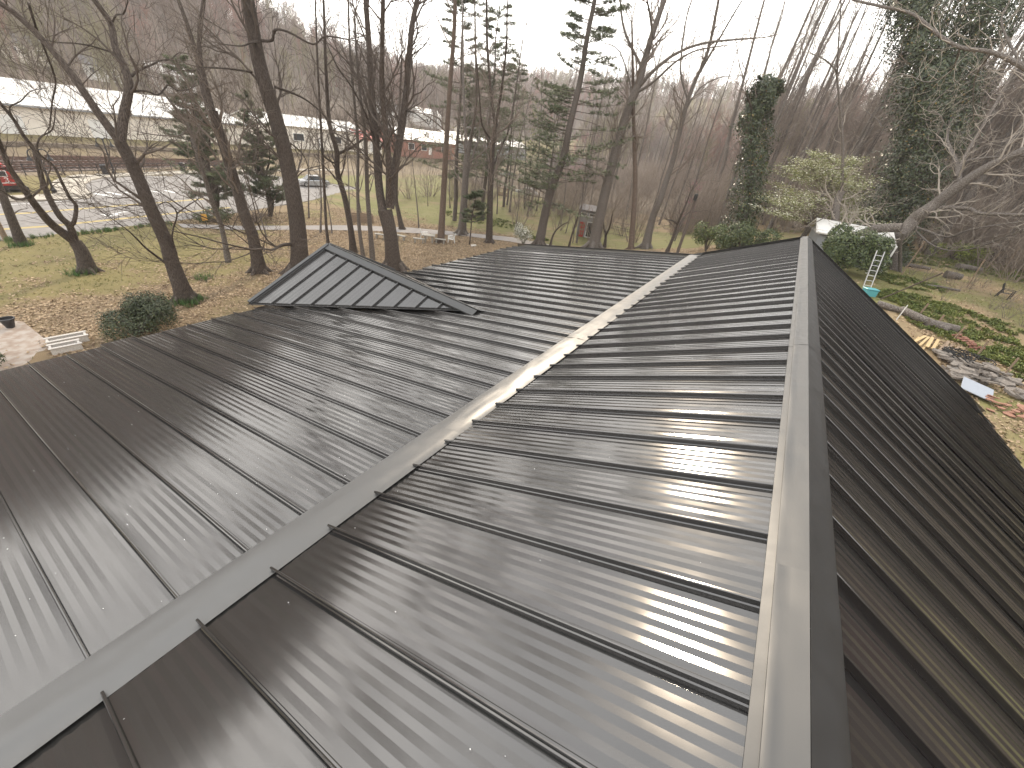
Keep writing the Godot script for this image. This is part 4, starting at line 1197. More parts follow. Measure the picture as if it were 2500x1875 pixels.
func more_materials() -> void:
	var g := mat(Color.WHITE, 0.95)
	g.vertex_color_use_as_albedo = true
	g.albedo_texture = ramp_tex(512, 0.09, 4, 12, [[0.0, [0.45, 0.42, 0.40]], [0.5, [0.85, 0.85, 0.83]], [1.0, [1.0, 1.0, 0.98]]])
	g.uv1_triplanar = true
	g.uv1_world_triplanar = true
	g.uv1_scale = Vector3.ONE * 0.55
	M.ground = g
	M.asphalt = tri_mat(ramp_tex(512, 0.03, 5, 31, [[0.0, [0.185, 0.17, 0.158]], [0.45, [0.235, 0.216, 0.2]], [1.0, [0.29, 0.268, 0.248]]]), 0.11, 0.9)
	M.gravel = tri_mat(ramp_tex(512, 0.12, 4, 32, [[0.0, [0.16, 0.14, 0.125]], [0.5, [0.30, 0.27, 0.25]], [1.0, [0.42, 0.39, 0.36]]]), 0.4, 0.95)
	M.concrete = tri_mat(ramp_tex(256, 0.05, 4, 33, [[0.0, [0.36, 0.32, 0.26]], [1.0, [0.52, 0.47, 0.40]]]), 0.3, 0.9)
	M.concrete_old = tri_mat(ramp_tex(512, 0.018, 5, 34, [[0.0, [0.26, 0.19, 0.145]], [0.4, [0.33, 0.26, 0.21]], [0.6, [0.38, 0.32, 0.27]], [1.0, [0.43, 0.38, 0.34]]]), 0.22, 0.9)
	M.yellow_paint = mat(lin(0.62, 0.46, 0.12), 0.7)
	M.white_paint = mat(lin(0.78, 0.77, 0.74), 0.7)
	M.litter = leaf_mat(Color.WHITE, 0.8, 0.1)
	M.blade = leaf_mat(Color.WHITE, 0.6, 0.3)
	M.leafy = leaf_mat(Color.WHITE, 0.5, 0.3)
	M.needle = leaf_mat(Color.WHITE, 0.6, 0.25)
	M.ivy = leaf_mat(Color.WHITE, 0.33, 0.2)
	M.petal = leaf_mat(Color.WHITE, 0.6, 0.5)
	for b in [["bark_dark", 41, [[0.0, [0.02, 0.015, 0.012]], [0.40, [0.062, 0.046, 0.037]], [0.60, [0.115, 0.09, 0.073]], [1.0, [0.18, 0.145, 0.12]]], 0.9, 0.17, 3.0],
			["bark_grey", 42, [[0.0, [0.045, 0.038, 0.032]], [0.45, [0.12, 0.10, 0.086]], [0.6, [0.18, 0.155, 0.135]], [1.0, [0.31, 0.28, 0.25]]], 0.8, 0.3, 1.4],
			["bark_red", 43, [[0.0, [0.055, 0.036, 0.026]], [0.5, [0.15, 0.108, 0.082]], [1.0, [0.25, 0.19, 0.15]]], 0.9, 0.16, 1.8],
			["bark_pine", 44, [[0.0, [0.035, 0.028, 0.023]], [0.5, [0.115, 0.094, 0.08]], [1.0, [0.2, 0.17, 0.147]]], 0.8, 0.3, 2.0]]:
		var m := mat(Color.WHITE, 0.92)
		m.albedo_texture = ramp_tex(512, 0.05, 4, b[1], b[2])
		m.heightmap_enabled = true
		m.heightmap_texture = noise_tex(512, 0.05, 4, b[1])
		m.heightmap_scale = b[5]
		m.uv1_scale = Vector3(b[3], b[4], 1)
		M[b[0]] = m
	M.twig = mat(lin(0.21, 0.17, 0.14), 0.9)
	M.twig_dark = mat(lin(0.105, 0.082, 0.067), 0.9)
	M.twig_pale = mat(lin(0.38, 0.33, 0.28), 0.9)
	M.twig_far = mat(lin(0.24, 0.19, 0.165), 0.95)
	M.twig_red = mat(lin(0.22, 0.115, 0.095), 0.95)
	M.far_bark = mat(Color.WHITE, 0.95)
	M.far_bark.vertex_color_use_as_albedo = true
	M.white = mat(lin(0.72, 0.71, 0.68), 0.6)
	M.offwhite = tri_mat(ramp_tex(256, 0.02, 4, 51, [[0.0, [0.66, 0.60, 0.52]], [1.0, [0.80, 0.75, 0.67]]]), 0.08, 0.7)
	M.white_roof = mat(lin(0.80, 0.78, 0.74), 0.5)
	M.black = mat(lin(0.018, 0.018, 0.02), 0.5)
	M.rubber = mat(lin(0.02, 0.02, 0.02), 0.85)
	M.red = mat(lin(0.42, 0.035, 0.03), 0.4)
	M.glass = mat(lin(0.03, 0.035, 0.04), 0.08)
	M.steel = mat(lin(0.5, 0.5, 0.5), 0.35, 0.9)
	M.rust = tri_mat(ramp_tex(256, 0.06, 4, 52, [[0.0, [0.06, 0.035, 0.026]], [1.0, [0.19, 0.10, 0.07]]]), 0.6, 0.85)
	M.tie = mat(lin(0.10, 0.07, 0.055), 0.9)
	M.ballast = tri_mat(ramp_tex(256, 0.2, 3, 53, [[0.0, [0.13, 0.10, 0.085]], [1.0, [0.36, 0.29, 0.25]]]), 0.5, 0.95)
	M.wallstone = tri_mat(ramp_tex(256, 0.03, 4, 54, [[0.0, [0.13, 0.105, 0.08]], [1.0, [0.27, 0.22, 0.17]]]), 0.2, 0.95)
	M.brick = tri_mat(ramp_tex(256, 0.05, 3, 55, [[0.0, [0.20, 0.09, 0.065]], [1.0, [0.36, 0.18, 0.13]]]), 0.6, 0.9)
	M.grey_wall = mat(lin(0.27, 0.28, 0.29), 0.7)
	M.shingle = mat(lin(0.13, 0.12, 0.12), 0.9)
	M.red_roof = mat(lin(0.38, 0.06, 0.05), 0.6)
	M.stone = tri_mat(ramp_tex(256, 0.05, 4, 56, [[0.0, [0.22, 0.20, 0.17]], [1.0, [0.46, 0.43, 0.38]]]), 0.9, 0.9)
	M.slate = tri_mat(ramp_tex(256, 0.04, 4, 57, [[0.0, [0.10, 0.085, 0.075]], [1.0, [0.32, 0.28, 0.24]]]), 0.8, 0.8)
	M.lumber = tri_mat(ramp_tex(256, 0.05, 4, 58, [[0.0, [0.42, 0.29, 0.14]], [1.0, [0.62, 0.48, 0.27]]]), 0.9, 0.8)
	M.old_wood = tri_mat(ramp_tex(256, 0.05, 4, 59, [[0.0, [0.16, 0.11, 0.075]], [1.0, [0.36, 0.27, 0.19]]]), 0.9, 0.9)
	M.terracotta = tri_mat(ramp_tex(256, 0.06, 4, 60, [[0.0, [0.22, 0.11, 0.075]], [1.0, [0.42, 0.23, 0.16]]]), 0.9, 0.9)
	M.sheet = mat(lin(0.33, 0.36, 0.41), 0.5)
	M.teal = mat(lin(0.10, 0.36, 0.40), 0.4)
	M.aluminium = mat(lin(0.62, 0.62, 0.62), 0.4, 0.6)
	M.sign_orange = mat(lin(0.62, 0.33, 0.06), 0.6)
	M.ceramic = mat(lin(0.03, 0.028, 0.03), 0.3)
	M.planter = tri_mat(ramp_tex(256, 0.05, 4, 61, [[0.0, [0.42, 0.38, 0.34]], [1.0, [0.66, 0.62, 0.57]]]), 1.2, 0.8)
	M.soil = mat(lin(0.10, 0.075, 0.055), 0.95)

# label and look of each traced tree
const LOOK := {
	"T1": ["forked_tree", "dark tree leaning left with three crooked leaders on the lawn by the road", "bark_dark", "twig_dark"],
	"T2": ["forked_tree", "dark tree forked high into a wide Y, nearest the eave at the left", "bark_dark", "twig_dark"],
	"T3": ["roadside_tree", "leaning dark trunk at the left edge beside the utility pole", "bark_dark", "twig_dark"],
	"T4": ["bare_tree", "bare grey brown tree forked halfway, just left of the thickest trunk", "bark_dark", "twig"],
	"T4b": ["slender_tree", "thin crooked bare trunk left of the paired brown trunks on the lawn", "bark_grey", "twig"],
	"T5": ["oak_tree", "thickest trunk in the yard, tall oak with deeply ridged bark", "bark_dark", "twig_dark"],
	"C1": ["slender_tree", "pencil thin straight trunk standing behind the peak of the small gable", "bark_dark", "twig"],
	"C2": ["bare_tree", "dark curving trunk with a stout limb rising right, beyond the small gable", "bark_dark", "twig_dark"],
	"C3": ["slender_tree", "thin pale blotched trunk, left one of a close pair past the gable", "bark_grey", "twig"],
	"C4": ["slender_tree", "thin lichen spotted trunk, right one of a close pair past the gable", "bark_grey", "twig"],
	"C5": ["multi_stem_tree", "stout tree splitting low into three tall upright stems past the small gable", "bark_dark", "twig_dark"],
	"C5b": ["slender_tree", "slim trunk leaning left beside the gravel drive behind the three stemmed tree", "bark_dark", "twig"],
	"C6": ["straight_tree", "straight reddish brown trunk beside the stone table", "bark_red", "twig"],
	"C7": ["bare_tree", "grey tree of several stems by the drive, right of the reddish trunk", "bark_grey", "twig"],
	"C8": ["bare_tree", "upright tree opening like a vase above a straight stem, left of the blossom bush", "bark_dark", "twig"],
	"P1": ["pine_tree", "tall leaning pine with tiered needle boughs against the sky", "bark_pine", "twig_dark"],
	"P2": ["bare_tree", "big grey trunk leaning right in front of the little shed, limbs reaching right", "bark_grey", "twig"],
	"C10": ["straight_tree", "slim reddish trunk rising straight up right of the little shed", "bark_red", "twig"],
	"C11": ["bare_tree", "leaning grey trunk with dark soil at its foot, left of the dark pole", "bark_grey", "twig"],
	"C12": ["small_tree", "small dark twin stemmed tree just left of the dark pole", "bark_dark", "twig_dark"],
	"C13": ["small_tree", "small forked dark stem in front of the iron fence by the shed", "bark_dark", "twig"],
	"C14": ["sapling", "bent sapling beyond the far roof edge, left of the shed", "bark_dark", "twig"],
	"C15": ["sapling", "straight dark sapling close to the left of the red shed door", "bark_dark", "twig"],
	"R4": ["bare_tree", "long leaning trunk rising out of the wood left of the ivy column", "bark_grey", "twig"],
	"R5": ["bare_tree", "crooked trunk leaning right in the wood beyond the dogwood", "bark_grey", "twig"],
	"R7": ["leaning_trunk", "smooth grey trunk leaning right behind the low boughs at the right edge", "bark_grey", "twig"],
	"R8": ["spreading_tree", "old tree with a massive bough sweeping right over the back yard", "bark_grey", "twig_pale"],
	"R9": ["overhanging_tree", "pale grey branch arching in from the right edge across the ivy", "bark_grey", "twig_pale"],
	"R2": ["ivy_tree", "tall tree wrapped in dark ivy behind the white roofed outbuilding", "bark_dark", "twig"],
	"R1": ["ivy_tree", "shorter ivy clad trunk, a dark green column above the far roof corner", "bark_dark", "twig"],
}

func make_traced() -> void:
	for s in TREES:
		var k: String = s[0]
		var lk: Array = LOOK[k]
		var o := {"levels": 4, "kids": 4.6, "gap": 0.5, "reach": 3.4, "from": 0.3, "clear": 3.2}
		match s[1]:
			"forked": o.merge({"levels": 4, "kids": 3.9, "gap": 0.7, "reach": 2.6, "wobble": 0.42, "clear": 4.2}, true)
			"oak": o.merge({"gap": 0.8, "clear": 4.5, "reach": 3.8}, true)
			"tall": o.merge({"gap": 0.42, "clear": 4.5, "reach": 4.2, "up": 0.1}, true)
			"slim": o.merge({"gap": 0.4, "clear": 1.6, "reach": 2.6, "kids": 4.6}, true)
			"pole": o.merge({"gap": 1.5, "clear": 7.5, "levels": 3}, true)
			"big": o.merge({"gap": 0.5, "clear": 1.5, "reach": 2.6, "wobble": 0.45, "kids": 4.0}, true)
			"big2": o.merge({"gap": 0.42, "clear": 3.5, "reach": 2.6, "wobble": 0.5, "kids": 3.8}, true)
			"ivy": o.merge({"gap": 1.5, "clear": 5.0, "levels": 3}, true)
			"pine": o.merge({"gap": 99.0, "from": 1.0}, true)
		if k == "R4" or k == "R5": o.merge({"reach": 5.5, "gap": 0.8}, true)
		var line := []
		o.trunk_line = func(p, r): line.append(p); line.append(r)
		var t := traced(s, lk[0], lk[1], "tree", M[lk[2]], M[lk[3]], o)
		if s[1] == "pine":
			var tw := MB.new()
			var nd := MB.new()
			pine_crown(tw, nd, line[0], line[1], 0.2, 6.4, 1.2, 0.24)
			build(tw, "boughs", M.twig_dark, t)
			build(nd, "crown", M.needle, t)
		elif s[1] == "ivy":
			var lv := MB.new()
			ivy_coat(lv, line[0], 2.5 if k == "R2" else 1.4, 60000 if k == "R2" else 19000, 0.25 if k == "R2" else 0.35)
			if k == "R2":
				var a: Array = s[2][1]
				var p := PackedVector3Array()
				for i in range(0, a.size(), 4): p.append(Vector3(a[i], a[i + 1], a[i + 2]) - t.position)
				ivy_coat(lv, p, 2.0, 20000, 0.2)
			build(lv, "ivy", M.ivy, t)

# ---- wood: whole trees grown from a few seeds, each standing by itself
func whole_tree(h: float, r: float, bare: float, o: Dictionary, tint := []) -> Array:
	var tr := MB.new()
	var tw := MB.new()
	var p := PackedVector3Array()
	var rad := PackedFloat32Array()
	var c := Vector3.ZERO
	var d := Vector3(rng.randf_range(-0.08, 0.08), 1, rng.randf_range(-0.08, 0.08)).normalized()
	for i in 9:
		p.append(c)
		rad.append(lerpf(r, r * 0.16, i / 8.0) * (1.35 if i == 0 else 1.0))
		d = (d + Vector3(rng.randf_range(-0.07, 0.07), 0.05, rng.randf_range(-0.07, 0.07))).normalized()
		c += d * h / 8.0
	tr.tube(p, rad, 7, 1.0, false)
	var lv := MB.new()
	if tint.size() > 0:
		o = o.duplicate()
		o.leaf = func(q: Vector3, dd: Vector3, _r: float):
			for k in tint[1]:
				lv.col = (tint[0] as Color) * rng.randf_range(0.75, 1.3)
				leaf_quad(lv, q + Vector3(rng.randf_range(-0.3, 0.3), rng.randf_range(-0.3, 0.3), rng.randf_range(-0.3, 0.3)), rng.randf_range(0.05, 0.1))
	dress(tw, p, rad, bare, 0.0, 1.0, o)
	return [tr.mesh(), tw.mesh(), lv.mesh() if lv.v.size() > 0 else null]

func plant(kit: Array, called: String, label: String, group: String, where: Vector3, turn: float, size: float, bark: Material, twig: Material) -> Node3D:
	var t := thing(called, label, "tree", where - Vector3(0, 0.1, 0), turn, group)
	t.scale = Vector3.ONE * size
	put(kit[0], "trunk", bark, t)
	put(kit[1], "crown", twig, t)
	if kit[2] != null: tag(put(kit[2], "buds", M.petal, t), "", "", "", "stuff")
	return t

func make_wood() -> void:
	var kits := []
	for i in 6:
		kits.append(whole_tree(rng.randf_range(17, 22), rng.randf_range(0.11, 0.19), 0.28, {"levels": 3, "kids": 7.2, "gap": 0.45, "reach": 5.0, "up": 0.12, "wobble": 0.26}))
	var thin := []
	for i in 4:
		thin.append(whole_tree(rng.randf_range(7, 11), rng.randf_range(0.05, 0.08), 0.18, {"levels": 3, "kids": 4.0, "gap": 0.35, "reach": 2.4, "up": 0.12, "wobble": 0.3}))
	var bud := whole_tree(9.0, 0.12, 0.2, {"levels": 3, "kids": 4.5, "gap": 0.4, "reach": 3.0}, [Color(0.24, 0.25, 0.06), 3])
	var redbud := whole_tree(6.5, 0.1, 0.15, {"levels": 3, "kids": 4.5, "gap": 0.35, "reach": 3.0}, [Color(0.36, 0.13, 0.2), 4])
	# trees of the wood on the right and behind, one by one
	var made := 0
	for spec in [[-14, 40, -135, -60, 150, "slender bare tree standing in the wood on the right", "slender bare trees of the wood on the right"], [-8, 24, -84, -57, 46, "tall bare tree at the near edge of the wood on the right", "tall bare trees at the near edge of the wood"], [17, 46, -66, -24, 22, "bare tree on the bank at the right edge", "bare trees on the bank at the right edge"], [-46, -14, -84, -54, 22, "bare tree between the drive and the car park", "bare trees between the drive and the car park"], [-62, -18, -150, -98, 34, "tall bare tree beyond the car park", "tall bare trees beyond the car park"], [-128, -97, -150, 10, 44, "bare tree behind the warehouse and the railway", "bare trees behind the warehouse"]]:
		for i in spec[4]:
			var x := rng.randf_range(spec[0], spec[1])
			var z := rng.randf_range(spec[2], spec[3])
			if paved(x, z): continue
			if x > 9 and x < 20 and z > -56: continue
			plant(kits[rng.randi() % 6], "wood_tree", spec[5], spec[6], on(x, z), rng.randf() * TAU, rng.randf_range(0.75, 1.15) * (1.5 if spec[4] == 46 else (1.25 if x > -14 else 1.0)), M.bark_grey, M.twig if z > -90 else M.twig_far)
			made += 1
	for spec in [[-10, 30, -100, -56, 70, "thin bare sapling in the undergrowth of the wood", "thin saplings in the undergrowth"], [-46, -14, -72, -42, 26, "thin bare sapling on the grass beyond the drive", "thin saplings beyond the drive"], [16, 34, -60, -18, 14, "thin bare sapling at the edge of the back yard", "thin saplings round the back yard"], [-44, -33, -34, -18, 9, "thin bare sapling along the gravel drive", "thin saplings along the gravel drive"]]:
		for i in spec[4]:
			var x := rng.randf_range(spec[0], spec[1])
			var z := rng.randf_range(spec[2], spec[3])
			if paved(x, z): continue
			plant(thin[rng.randi() % 4], "sapling", spec[5], spec[6], on(x, z), rng.randf() * TAU, rng.randf_range(0.7, 1.3), M.bark_grey, M.twig)
	for q in [[-37, -62, 1.15], [-33.5, -60, 1.0], [-41, -48, 0.8], [-8, -72, 1.0], [-3, -84, 1.1]]:
		plant(bud, "budding_tree", "tree hazed with fresh yellow green buds behind the pines", "trees in yellow green bud", on(q[0], q[1]), rng.randf() * TAU, q[2], M.bark_grey, M.twig)
	for q in [[-44, -92, 1.2], [-49, -101, 1.3], [-40, -84, 0.8], [-10, -52, 0.7], [-55, -128, 1.3]]:
		plant(redbud, "redbud_tree", "small tree covered in dusky pink blossom near the brick house", "pink blossoming trees", on(q[0], q[1]), rng.randf() * TAU, q[2], M.bark_grey, M.twig)
	# evergreens
	var pn := []
	for i in 3:
		var tr := MB.new()
		var tw := MB.new()
		var nd := MB.new()
		var p := PackedVector3Array()
		var rd := PackedFloat32Array()
		for k in 9:
			p.append(Vector3(0.12 * sin(k * 1.7 + i), 22.0 * k / 8.0, 0.12 * cos(k * 2.1 + i)))
			rd.append(lerpf(0.27, 0.04, k / 8.0))
		tr.tube(p, rd, 9, 1.0, false)
		pine_crown(tw, nd, p, rd, 0.24, 4.9, 1.0, 0.28)
		pn.append([tr.mesh(), tw.mesh(), nd.mesh()])
	for q in [[-34.3, -41.0, 1.0, "tall pine, leftmost of the group against the sky in the middle"], [-32.6, -44.5, 0.95, "tall pine, second of the group against the sky in the middle"], [-38.3, -57.7, 0.85, "pine beyond the grass, right of the vase shaped tree"], [-29.5, -55.0, 0.72, "smaller pine with drooping boughs left of the leaning pine"], [-49, -66, 0.75, "dark pine beside the far end of the car park"]]:
		var t := thing("pine_tree", q[3], "tree", on(q[0], q[1], -0.1), rng.randf() * TAU, "pines")
		t.scale = Vector3.ONE * q[2]
		var kit: Array = pn[rng.randi() % 3]
		put(kit[0], "trunk", M.bark_pine, t); put(kit[1], "boughs", M.twig_dark, t); put(kit[2], "crown", M.needle, t)
	# loose dark evergreens by the road
	for q in [[-46.4, -19.8, 12.0, 3.4, "ragged dark evergreen at the road edge left of the thickest trunk"], [-44.2, -23.8, 10.0, 3.0, "ragged dark evergreen by the drive just behind the thickest trunk"]]:
		var t := thing("evergreen_tree", q[4], "tree", on(q[0], q[1], -0.1), 0.0, "ragged evergreens by the road")
		var tr := MB.new()
		var tw := MB.new()
		var nd := MB.new()
		for stem in 3:
			var p := PackedVector3Array()
			var rd := PackedFloat32Array()
			var a := TAU * stem / 3.0 + 0.5
			for k in 8:
				var f := k / 7.0
				p.append(Vector3(cos(a) * 0.9 * f + 0.2 * sin(k * 1.3), q[2] * f * (1.0 - 0.14 * stem), sin(a) * 0.9 * f + 0.2 * cos(k * 1.7)))
				rd.append(lerpf(0.19, 0.03, f))
			tr.tube(p, rd, 7, 1.0, false)
			pine_crown(tw, nd, p, rd, 0.16, q[3] * 0.85, 1.1, 0.3, 0.8)
		build(tr, "trunk", M.bark_dark, t); build(tw, "boughs", M.twig_dark, t); build(nd, "crown", M.needle, t)
	# young pine by the drive
	var sp := thing("young_pine", "feathery young pine by the drive near the stone table", "tree", on(-25.1, -32.5, -0.05))
	var tr2 := MB.new(); var tw2 := MB.new(); var nd2 := MB.new()
	var pp := PackedVector3Array([Vector3.ZERO, Vector3(0.05, 1.4, 0), Vector3(0.1, 2.8, 0.05), Vector3(0.3, 4.0, 0), Vector3(0.4, 5.0, 0)])
	tr2.tube(pp, PackedFloat32Array([0.07, 0.06, 0.045, 0.03, 0.012]), 7)
	pine_crown(tw2, nd2, pp, PackedFloat32Array([0.07, 0.06, 0.045, 0.03, 0.012]), 0.4, 1.7, 0.7, 0.13)
	build(tr2, "trunk", M.bark_dark, sp); build(tw2, "boughs", M.twig_dark, sp); build(nd2, "crown", M.needle, sp)
	# dogwood, in flower, behind the far corner of the roof
	var dg := thing("dogwood_tree", "flowering tree in flat tiers of small cream blossoms behind the roof ridge", "tree", on(1.7, -47.0, -0.05))
	dg.scale = Vector3(1.6, 1.0, 1.6)
	var dt := MB.new(); var dw := MB.new(); var dl := MB.new()
	var y0 := dg.position.y
	var stem := PackedVector3Array([Vector3.ZERO, Vector3(0.1, 1.6, 0), Vector3(-0.1, 3.2, 0.1), Vector3(0.1, 5.4, 0), Vector3(0.2, 7.2, 0)])
	dt.tube(stem, PackedFloat32Array([0.16, 0.13, 0.11, 0.06, 0.02]), 9)
	for i in 80:
		var f := rng.randf_range(0.32, 1.0)
		var yy := 7.3 * f
		var an := rng.randf() * TAU
		var reach := lerpf(4.3, 1.2, pow((f - 0.3) / 0.7, 1.3)) * rng.randf_range(0.5, 1.05)
		var c := Vector3(0.05, yy - 0.6, 0)
		var e := Vector3(cos(an) * reach - 0.3, yy + 0.25, sin(an) * reach)
		var md := c.lerp(e, 0.5) + Vector3(0, 0.28, 0)
		dw.tube(PackedVector3Array([c, md, e]), PackedFloat32Array([0.03, 0.018, 0.008]), 4, 1.0, false)
		for k in 230:
			var q := c.lerp(e, rng.randf_range(0.35, 1.05)) + Vector3(rng.randf_range(-0.55, 0.55), rng.randf_range(-0.13, 0.2), rng.randf_range(-0.55, 0.55))
			if rng.randf() < 0.42:
				dl.col = Color(0.78, 0.76, 0.62) * rng.randf_range(0.8, 1.15)
				leaf_quad(dl, q + Vector3(0, 0.06, 0), rng.randf_range(0.04, 0.075), Vector3(rng.randf_range(-0.5, 0.5), 1, rng.randf_range(-0.5, 0.5)).normalized())
			else:
				dl.col = Color(0.22, 0.235, 0.10) * rng.randf_range(0.7, 1.3)
				leaf_quad(dl, q, rng.randf_range(0.04, 0.07))
	build(dt, "trunk", M.bark_grey, dg); build(dw, "boughs", M.twig, dg); build(dl, "crown", M.petal, dg)
	# blossom bush beyond the far eave corner
	shrub("blossom_bush", "bush speckled with white blossom just past the far eave corner", on(-21.8, -37.2), Vector3(1.5, 2.6, 1.2), 2600, Color(0.10, 0.12, 0.045), Color(0.72, 0.70, 0.64), 0.42, 0.07)
	shrub("evergreen_shrub", "dense dark evergreen shrub showing above the eave by the white planters", on(-22.3, -5.1), Vector3(1.75, 1.75, 1.6), 15000, Color(0.028, 0.04, 0.018), Color(0.075, 0.09, 0.036), 0.35, 0.045)
	shrub("evergreen_shrub", "dark evergreen shrub cut off by the left edge of the picture", on(-22.6, 0.2), Vector3(1.5, 1.45, 1.5), 9000, Color(0.028, 0.04, 0.018), Color(0.075, 0.09, 0.036), 0.35, 0.045)
	shrub("ivy_bush", "ragged green bush at the far roof edge beside the ivy column", on(-5.2, -42.5), Vector3(1.6, 3.2, 1.4), 5200, Color(0.07, 0.1, 0.035), Color(0.16, 0.18, 0.06), 0.4, 0.08)
	shrub("ivy_bush", "dark ivy mound at the foot of the ivy column", on(-2.2, -40.5), Vector3(2.2, 3.0, 1.6), 6000, Color(0.05, 0.075, 0.03), Color(0.12, 0.14, 0.05), 0.3, 0.08)
	shrub("ivy_bush", "thick ivy spilling over the grey outbuilding beside the ladder", on(4.6, -38.6), Vector3(2.4, 4.0, 1.7), 21000, Color(0.05, 0.075, 0.03), Color(0.12, 0.15, 0.05), 0.3, 0.075)
	shrub("hedge_mound", "low dark mounded shrub behind the orange sign by the road", on(-44.0, -18.6), Vector3(1.5, 1.2, 2.0), 3200, Color(0.05, 0.07, 0.03), Color(0.11, 0.13, 0.05), 0.3, 0.06)
	shrub("brown_bush", "dry brown twiggy mound beside the drive entrance", on(-42.6, -21.2), Vector3(1.4, 0.9, 1.6), 2600, Color(0.12, 0.085, 0.06), Color(0.19, 0.14, 0.1), 0.5, 0.05)
	shrub("yellow_bush", "bright yellow green shrub beside the leaning grey trunk on the right", on(15.5, -60), Vector3(2.4, 1.8, 2.0), 3000, Color(0.15, 0.2, 0.03), Color(0.26, 0.28, 0.06), 0.5, 0.09)
	shrub("rust_bush", "rusty orange shrub in the wood right of the ivy column", on(-1.0, -75), Vector3(3.2, 4.2, 2.4), 2600, Color(0.3, 0.15, 0.06), Color(0.34, 0.24, 0.09), 0.5, 0.1)
	# far slopes: woods that read as one mass
	var far := []
	for i in 5:
		var mb := MB.new()
		var h := rng.randf_range(13, 18)
		var pts := PackedVector3Array([Vector3.ZERO, Vector3(rng.randf_range(-0.5, 0.5), h * 0.5, rng.randf_range(-0.5, 0.5)), Vector3(rng.randf_range(-1, 1), h, rng.randf_range(-1, 1))])
		mb.tube(pts, PackedFloat32Array([0.2, 0.12, 0.03]), 5, 1.0, false)
		for k in 34:
			var f := rng.randf_range(0.3, 0.98)
			var c := Vector3(0, h * f, 0)
			var an := rng.randf() * TAU
			var l := rng.randf_range(1.5, 4.5) * (1.15 - f * 0.6)
			var e := c + Vector3(cos(an) * l * 0.75, l * 0.8, sin(an) * l * 0.75)
			mb.tube(PackedVector3Array([c, c.lerp(e, 0.5) + Vector3(0, -0.2, 0), e]), PackedFloat32Array([0.06, 0.04, 0.02]), 3, 1.0, false)
			for j in 9:
				var q := c.lerp(e, rng.randf_range(0.3, 1.0))
				var w := Vector3(rng.randf_range(-1, 1), rng.randf_range(-0.1, 1.2), rng.randf_range(-1, 1)).normalized() * rng.randf_range(0.6, 1.6)
				mb.tube(PackedVector3Array([q, q + w]), PackedFloat32Array([0.022, 0.012]), 3, 1.0, false)
		far.append(mb.mesh())
	var lists := [[], [], [], [], []]
	var tints := [[], [], [], [], []]
	for spec in [[-430, -118, -380, 130, 7000, 0], [-30, 300, -430, -120, 5200, 1], [-420, 260, -760, -330, 6500, 2], [36, 150, -140, 40, 2200, 1], [-100, -30, -260, -150, 900, 0], [-60, 120, 25, 160, 900, 3]]:
		for i in spec[4]:
			var x := rng.randf_range(spec[0], spec[1])
			var z := rng.randf_range(spec[2], spec[3])
			if spec[5] == 0 and x > -165 and n1.get_noise_2d(x * 0.12, z * 0.12) < 0.02: continue
			if paved(x, z): continue
			var k := rng.randi() % 5
			var sc := rng.randf_range(0.6, 1.15)
			lists[k].append(Transform3D(Basis.from_euler(Vector3(0, rng.randf() * TAU, 0)).scaled(Vector3(sc, sc * rng.randf_range(0.85, 1.2), sc)), on(x, z, -0.2)))
			var q := Color(0.20, 0.155, 0.135).lerp(Color(0.30, 0.25, 0.215), rng.randf())
			var t := n2.get_noise_2d(x * 0.05, z * 0.05)
			if t > 0.28: q = q.lerp(Color(0.30, 0.13, 0.10), 0.6)
			elif t < -0.3: q = q.lerp(Color(0.20, 0.2, 0.07), 0.5)
			tints[k].append(q)
	# undergrowth: bare brush too tangled to tell apart
	var br := MB.new()
	for i in 16:
		var a := rng.randf() * TAU
		grow(br, Vector3(cos(a) * 0.3, 0, sin(a) * 0.3), Vector3(cos(a) * 0.35, 1, sin(a) * 0.35).normalized(), rng.randf_range(1.6, 3.6), 0.022, 1, {"levels": 3, "kids": 3.6, "wobble": 0.3})
	var bx := []
	var bc := []
	for spec in [[-14, 40, -130, -58, 900], [17, 50, -66, -14, 160], [-52, -14, -80, -46, 90], [-118, -94, -130, 60, 420], [-60, -20, -150, -86, 300]]:
		for i in spec[4]:
			var x := rng.randf_range(spec[0], spec[1])
			var z := rng.randf_range(spec[2], spec[3])
			if paved(x, z) or paved(x + 3, z) or paved(x - 3, z): continue
			var sc := rng.randf_range(0.6, 1.7)
			bx.append(Transform3D(Basis.from_euler(Vector3(rng.randf_range(-0.2, 0.2), rng.randf() * TAU, rng.randf_range(-0.2, 0.2))).scaled(Vector3.ONE * sc), on(x, z, -0.1)))
			bc.append(Color(0.21, 0.165, 0.135).lerp(Color(0.33, 0.27, 0.22), rng.randf()))
	scatter("brush", "tangle of bare brown brush under the trees of the wood", "brush", br.mesh(), M.far_bark, bx, bc)
	for k in 5:
		scatter("woods", "bare brown woods covering the slopes in the distance", "woods", far[k], M.far_bark, lists[k], tints[k])

